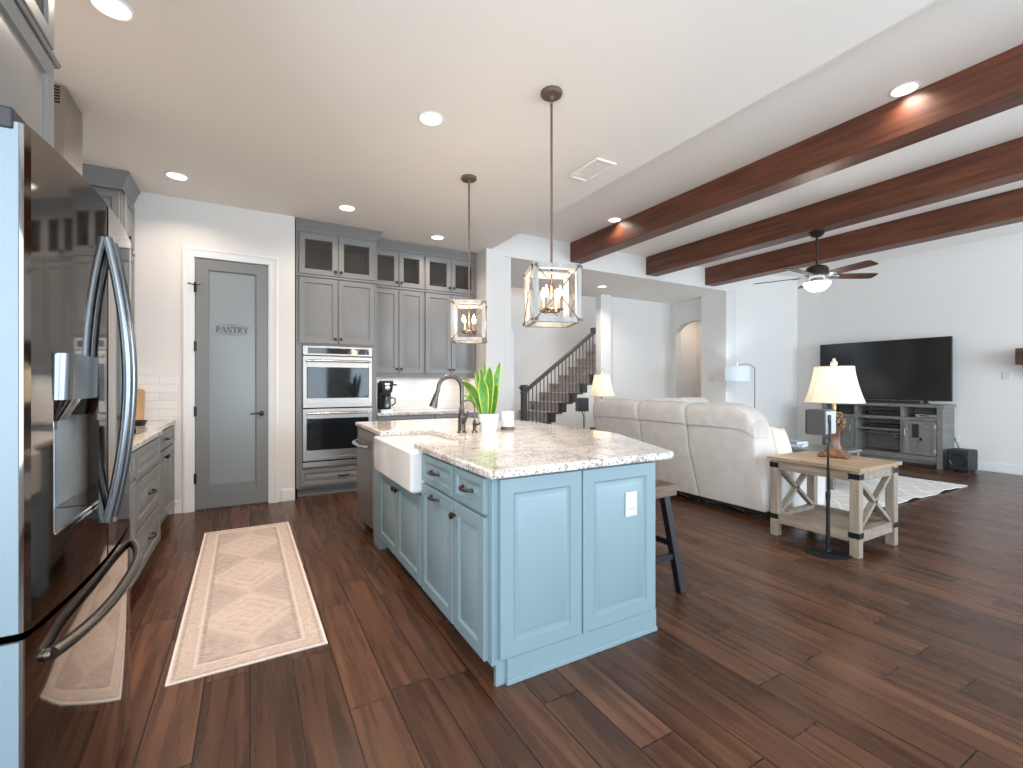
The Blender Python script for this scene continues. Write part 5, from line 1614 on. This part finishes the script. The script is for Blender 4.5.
def television():
    t = thing('television', 'large black flat television on the grey console', 'television', (9.02, 3.60, 0.9455))
    w = 0.905
    MB().box(0, -w, 0.045, 0.035, w, 1.015).build('bezel', 'black_matte', t, 0.004)
    MB().box(-0.0025, -w + 0.012, 0.062, -0.0002, w - 0.012, 1.004).build('screen', 'screen', t)
    MB().box(0.035, -0.5, 0.12, 0.075, 0.5, 0.6).build('rear_housing', 'black_matte', t, 0.01)
    for s in (-1, 1):
        MB().box(0.005, s * 0.6 - 0.02, 0.008, 0.03, s * 0.6 + 0.02, 0.05).box(-0.10, s * 0.6 - 0.02, 0.0, 0.11, s * 0.6 + 0.02, 0.010).build('stand_foot', 'black_matte', t, 0.002)
television()
sb = thing('soundbar', 'long black soundbar on the console below the television', 'soundbar', (8.86, 3.50, 0.9455))
MB().box(-0.045, -0.52, 0, 0.045, 0.52, 0.055).build('case', 'speaker_grey', sb, 0.012, 3)
MB().box(-0.0475, -0.50, 0.008, -0.0455, 0.50, 0.047).build('grille', 'black_matte', sb)
def subwoofer():
    t = thing('subwoofer', 'black subwoofer box on the floor right of the console', 'speaker', (8.84, 2.53, 0))
    MB().box(-0.15, -0.125, 0.022, 0.16, 0.125, 0.318).build('cabinet', 'black_matte', t, 0.025, 4)
    for sx in (-1, 1):
        for sy in (-1, 1): MB().lathe([(0.02, 0), (0.02, 0.024)], (sx * 0.11, sy * 0.09, 0), 10).build('foot', 'black_matte', t)
    MB().lathe([(0.104, -0.1505), (0.108, -0.160), (0.092, -0.162), (0.085, -0.152), (0.05, -0.140), (0.001, -0.150)], (0, 0, 0.168), 32, 'x').build('driver', 'cone', t)
    MB().tube([(0.352, 0.18, 0.44), (0.30, 0.17, 0.43), (0.24, 0.12, 0.36), (0.20, 0.08, 0.27), (0.158, 0.04, 0.22)], 0.005, 8).build('cable', 'black_matte', t)
subwoofer()
outlet('wall_outlet', 'white outlet on the television wall above the subwoofer', (XT, 2.70, 0.44), RI)
outlet('light_switch', 'white switch plate on the television wall near the mantel', (XT, 2.17, 1.375), RI, 0.1, 0.118, True, 2)
outlet('light_switch', 'white switch plate on the living room side of the hall pier', (7.71, 5.80, 1.36), RI, 0.118, 0.118, True, 2)

mt = thing('mantel_shelf', 'dark wooden mantel beam at the right edge of the room', 'mantel', (XT, 1.37, 1.51))
MB().box(-0.24, -0.90, 0.0, -0.001, 0.665, 0.22).build('beam', 'mantel', mt, 0.006)
for s in (-0.75, 0.5): MB().prism([(-0.001, 0.0), (-0.20, 0.0), (-0.12, -0.10), (-0.001, -0.20)], 'y', s - 0.05, s + 0.05).build('bracket', 'mantel', mt, 0.004)

def floor_lamp():
    t = thing('arc_floor_lamp', 'slim arched floor lamp with a white drum shade at the back wall', 'lamp', (7.72, 4.92, 0), -YAW)
    MB().lathe([(0.14, 0), (0.14, 0.015), (0.02, 0.025), (0.015, 0.04)], seg=28).build('base', 'bronze', t)
    pts = [(0, 0, 0.02), (0, 0, 1.50)] + [(-0.17 + 0.17 * cos(a), 0.0, 1.50 + 0.10 * sin(a)) for a in [pi / 2 * i / 8 for i in range(1, 9)]] + [(-0.28, 0.0, 1.585), (-0.31, 0, 1.56)]
    MB().tube(pts, 0.0075, 10).build('pole', 'tap', t)
    MB().tube([(-0.31, 0, 1.62), (-0.31, 0, 1.42)], 0.010, 10).build('socket', 'nickel', t)
    n = 32
    def ring(r, z): return [(-0.31 + r * cos(2 * pi * q / n), r * sin(2 * pi * q / n), z) for q in range(n)]
    MB().rings([ring(0.20, 1.30), ring(0.20, 1.555), ring(0.197, 1.555), ring(0.197, 1.30)], close=True).build('drum_shade', 'shade_white', t)
    sp_ = MB()
    for a in (0, 2 * pi / 3, 4 * pi / 3): sp_.tube([(-0.31, 0, 1.53), (-0.31 + 0.197 * cos(a), 0.197 * sin(a), 1.53)], 0.002, 6)
    sp_.build('spider', 'nickel', t)
    MB().lathe([(0.012, 1.42), (0.03, 1.38), (0.028, 1.355), (0.001, 1.34)], (-0.31, 0, 0), 14).build('bulb', emit('cool_bulb', (0.85, 0.94, 1), 6), t)
    lamp_point('floor_lamp_light', t, (-0.31, 0, 1.43), 15, (0.74, 0.90, 1.0), 0.04)
floor_lamp()

def area_rug():
    w, h = 3.0, 2.6
    m = MB(); nx, ny = 40, 36
    def z(x, y):
        e = max(0, 1 - (y + h / 2) / 0.35)
        return 0.009 + e * (0.010 + 0.012 * sin(7.3 * x + 1.0) + 0.006 * sin(17 * x))
    vs = []; fs = []
    for j in range(ny + 1):
        for i in range(nx + 1):
            x, y = -w / 2 + w * i / nx, -h / 2 + h * j / ny
            vs.append((x, y, max(0.004, z(x, y))))
    for j in range(ny + 1):
        for i in range(nx + 1):
            x, y, zz = vs[j * (nx + 1) + i]
            vs.append((x, y, max(0.0005, zz - 0.008)))
    N = (nx + 1) * (ny + 1)
    for j in range(ny):
        for i in range(nx):
            a = j * (nx + 1) + i
            fs += [(a, a + 1, a + nx + 2, a + nx + 1), (N + a, N + a + nx + 1, N + a + nx + 2, N + a + 1)]
    for i in range(nx):
        a, b = i, i + 1; fs.append((a, N + a, N + b, b)); a, b = ny * (nx + 1) + i, ny * (nx + 1) + i + 1; fs.append((a, b, N + b, N + a))
    for j in range(ny):
        a, b = j * (nx + 1), (j + 1) * (nx + 1); fs.append((a, b, N + b, N + a)); a, b = a + nx, b + nx; fs.append((a, N + a, N + b, b))
    o = m.add(vs, fs).build('area_rug', 'trellis')
    o.location = (6.14, 3.46, 0); o.rotation_euler = (0, 0, radians(-1.2))
    tag(o, 'pale trellis patterned area rug on the living room floor', 'rug')
area_rug()

def coffee_table():
    t = thing('coffee_table', 'grey wood coffee table on the pale rug beyond the side table', 'coffee table', (6.25, 3.35, 0.012))
    MB().box(-0.33, -0.55, 0.40, 0.33, 0.55, 0.435).build('tabletop', 'table_grey', t, 0.004)
    for sx in (-1, 1):
        for sy in (-1, 1): MB().box(sx * 0.29 - 0.03, sy * 0.50 - 0.03, 0.0, sx * 0.29 + 0.03, sy * 0.50 + 0.03, 0.40).build('leg', 'table_grey', t, 0.002)
    MB().box(-0.27, -0.48, 0.12, 0.27, 0.48, 0.14).build('shelf', 'table_grey', t)
coffee_table()
def book(x, y, z, w, d, h, rz, mat, label):
    t = thing('book', label, 'book', (x, y, z), rz, 'books on the coffee table')
    MB().box(-w / 2, -d / 2, 0, w / 2, d / 2, 0.003).box(-w / 2, -d / 2, h - 0.003, w / 2, d / 2, h).box(-w / 2, -d / 2, 0.003, -w / 2 + 0.003, d / 2, h - 0.003).build('cover', mat, t)
    MB().box(-w / 2 + 0.004, -d / 2 + 0.004, 0.0032, w / 2 - 0.004, d / 2 - 0.004, h - 0.0032).build('pages', 'paper', t)
book(6.16, 3.42, 0.4475, 0.24, 0.32, 0.035, 0.2, 'paper', 'white book at the bottom of the coffee table stack')
book(6.17, 3.43, 0.483, 0.22, 0.30, 0.028, -0.1, 'book_blue', 'pale blue book on top of the coffee table stack')
book(6.10, 3.76, 0.4475, 0.22, 0.28, 0.04, 0.5, 'book_tan', 'tan book lying at the far end of the coffee table')

# ------------------------------------------------------------------ staircase
def stairs():
    t = thing('staircase', 'carpeted staircase with dark rail and iron balusters at the far left', 'staircase', (0, 0, 0))
    x0, run, rise, n = 4.09, 0.2475, 0.18, 12
    ya, yb = 7.03, 8.14
    for i in range(n):
        xa = x0 + run * i; z1 = rise * (i + 1)
        st = MB().prism([(xa, 0 if i == 0 else z1 - rise), (xa, z1 - 0.03), (xa - 0.025, z1 - 0.025), (xa - 0.03, z1 - 0.008), (xa - 0.02, z1), (xa + run + 0.01, z1), (xa + run + 0.01, 0 if i == 0 else z1 - rise)], 'y', ya + 0.105, yb).build('step', 'carpet', t)
        MB().box(xa - 0.03, ya - 0.015, z1 - 0.028, xa + run + 0.002, ya + 0.104, z1).box(xa, ya - 0.004, z1 - rise, xa + 0.11, ya + 0.104, z1 - 0.029).build('tread_end', 'stair_wood', st, 0.002)
    pts = []
    for i in range(n):
        xa = x0 + run * i
        pts += [(xa + 0.001, rise * i if i else 0), (xa + 0.001, rise * (i + 1) - 0.030)]
    pts += [(x0 + run * n, rise * n - 0.030), (x0 + run * n, 0)]
    MB().prism(pts, 'y', ya, ya + 0.10).build('stringer', 'trim', t)
    nx = 4.28
    nb = MB().box(nx - 0.055, ya - 0.01, rise, nx + 0.055, ya + 0.10, 0.60).box(nx - 0.045, ya + 0.0, 0.60, nx + 0.045, ya + 0.09, 1.14).box(nx - 0.055, ya - 0.01, 1.08, nx + 0.055, ya + 0.10, 1.10)
    nb.box(nx - 0.058, ya - 0.013, 1.14, nx + 0.058, ya + 0.103, 1.175).box(nx - 0.07, ya - 0.025, 1.175, nx + 0.07, ya + 0.115, 1.20).box(nx - 0.05, ya - 0.005, 1.20, nx + 0.05, ya + 0.095, 1.235)
    nb.build('newel_post', 'stair_wood', t, 0.004)
    slope = rise / run
    def rail_z(x): return 1.10 + slope * (x - nx)
    yr = ya + 0.045
    MB().bar((nx + 0.03, yr, rail_z(nx + 0.03)), (5.87, yr, rail_z(5.87)), 0.062, 0.065).box(5.83, yr - 0.045, rail_z(5.87) - 0.02, 5.92, yr + 0.045, rail_z(5.87) + 0.10).build('handrail', 'stair_wood', t, 0.008)
    k = 0; x = nx + 0.10
    while x < 5.88:
        i = int((x - x0) / run); zb = rise * (i + 1)
        b = MB().box(x - 0.0075, yr - 0.0075, zb, x + 0.0075, yr + 0.0075, rail_z(x) - 0.02)
        if k % 3 == 1:
            zm = zb + 0.42
            for s in range(4):
                pp = [(x + 0.022 * sin(pi * u / 8) * cos(s * pi / 2 + u * 0.3), yr + 0.022 * sin(pi * u / 8) * sin(s * pi / 2 + u * 0.3), zm + 0.012 * u) for u in range(9)]
                b.tube(pp, 0.004, 5)
        b.build('baluster', 'iron', t)
        x += run / 3; k += 1
stairs()
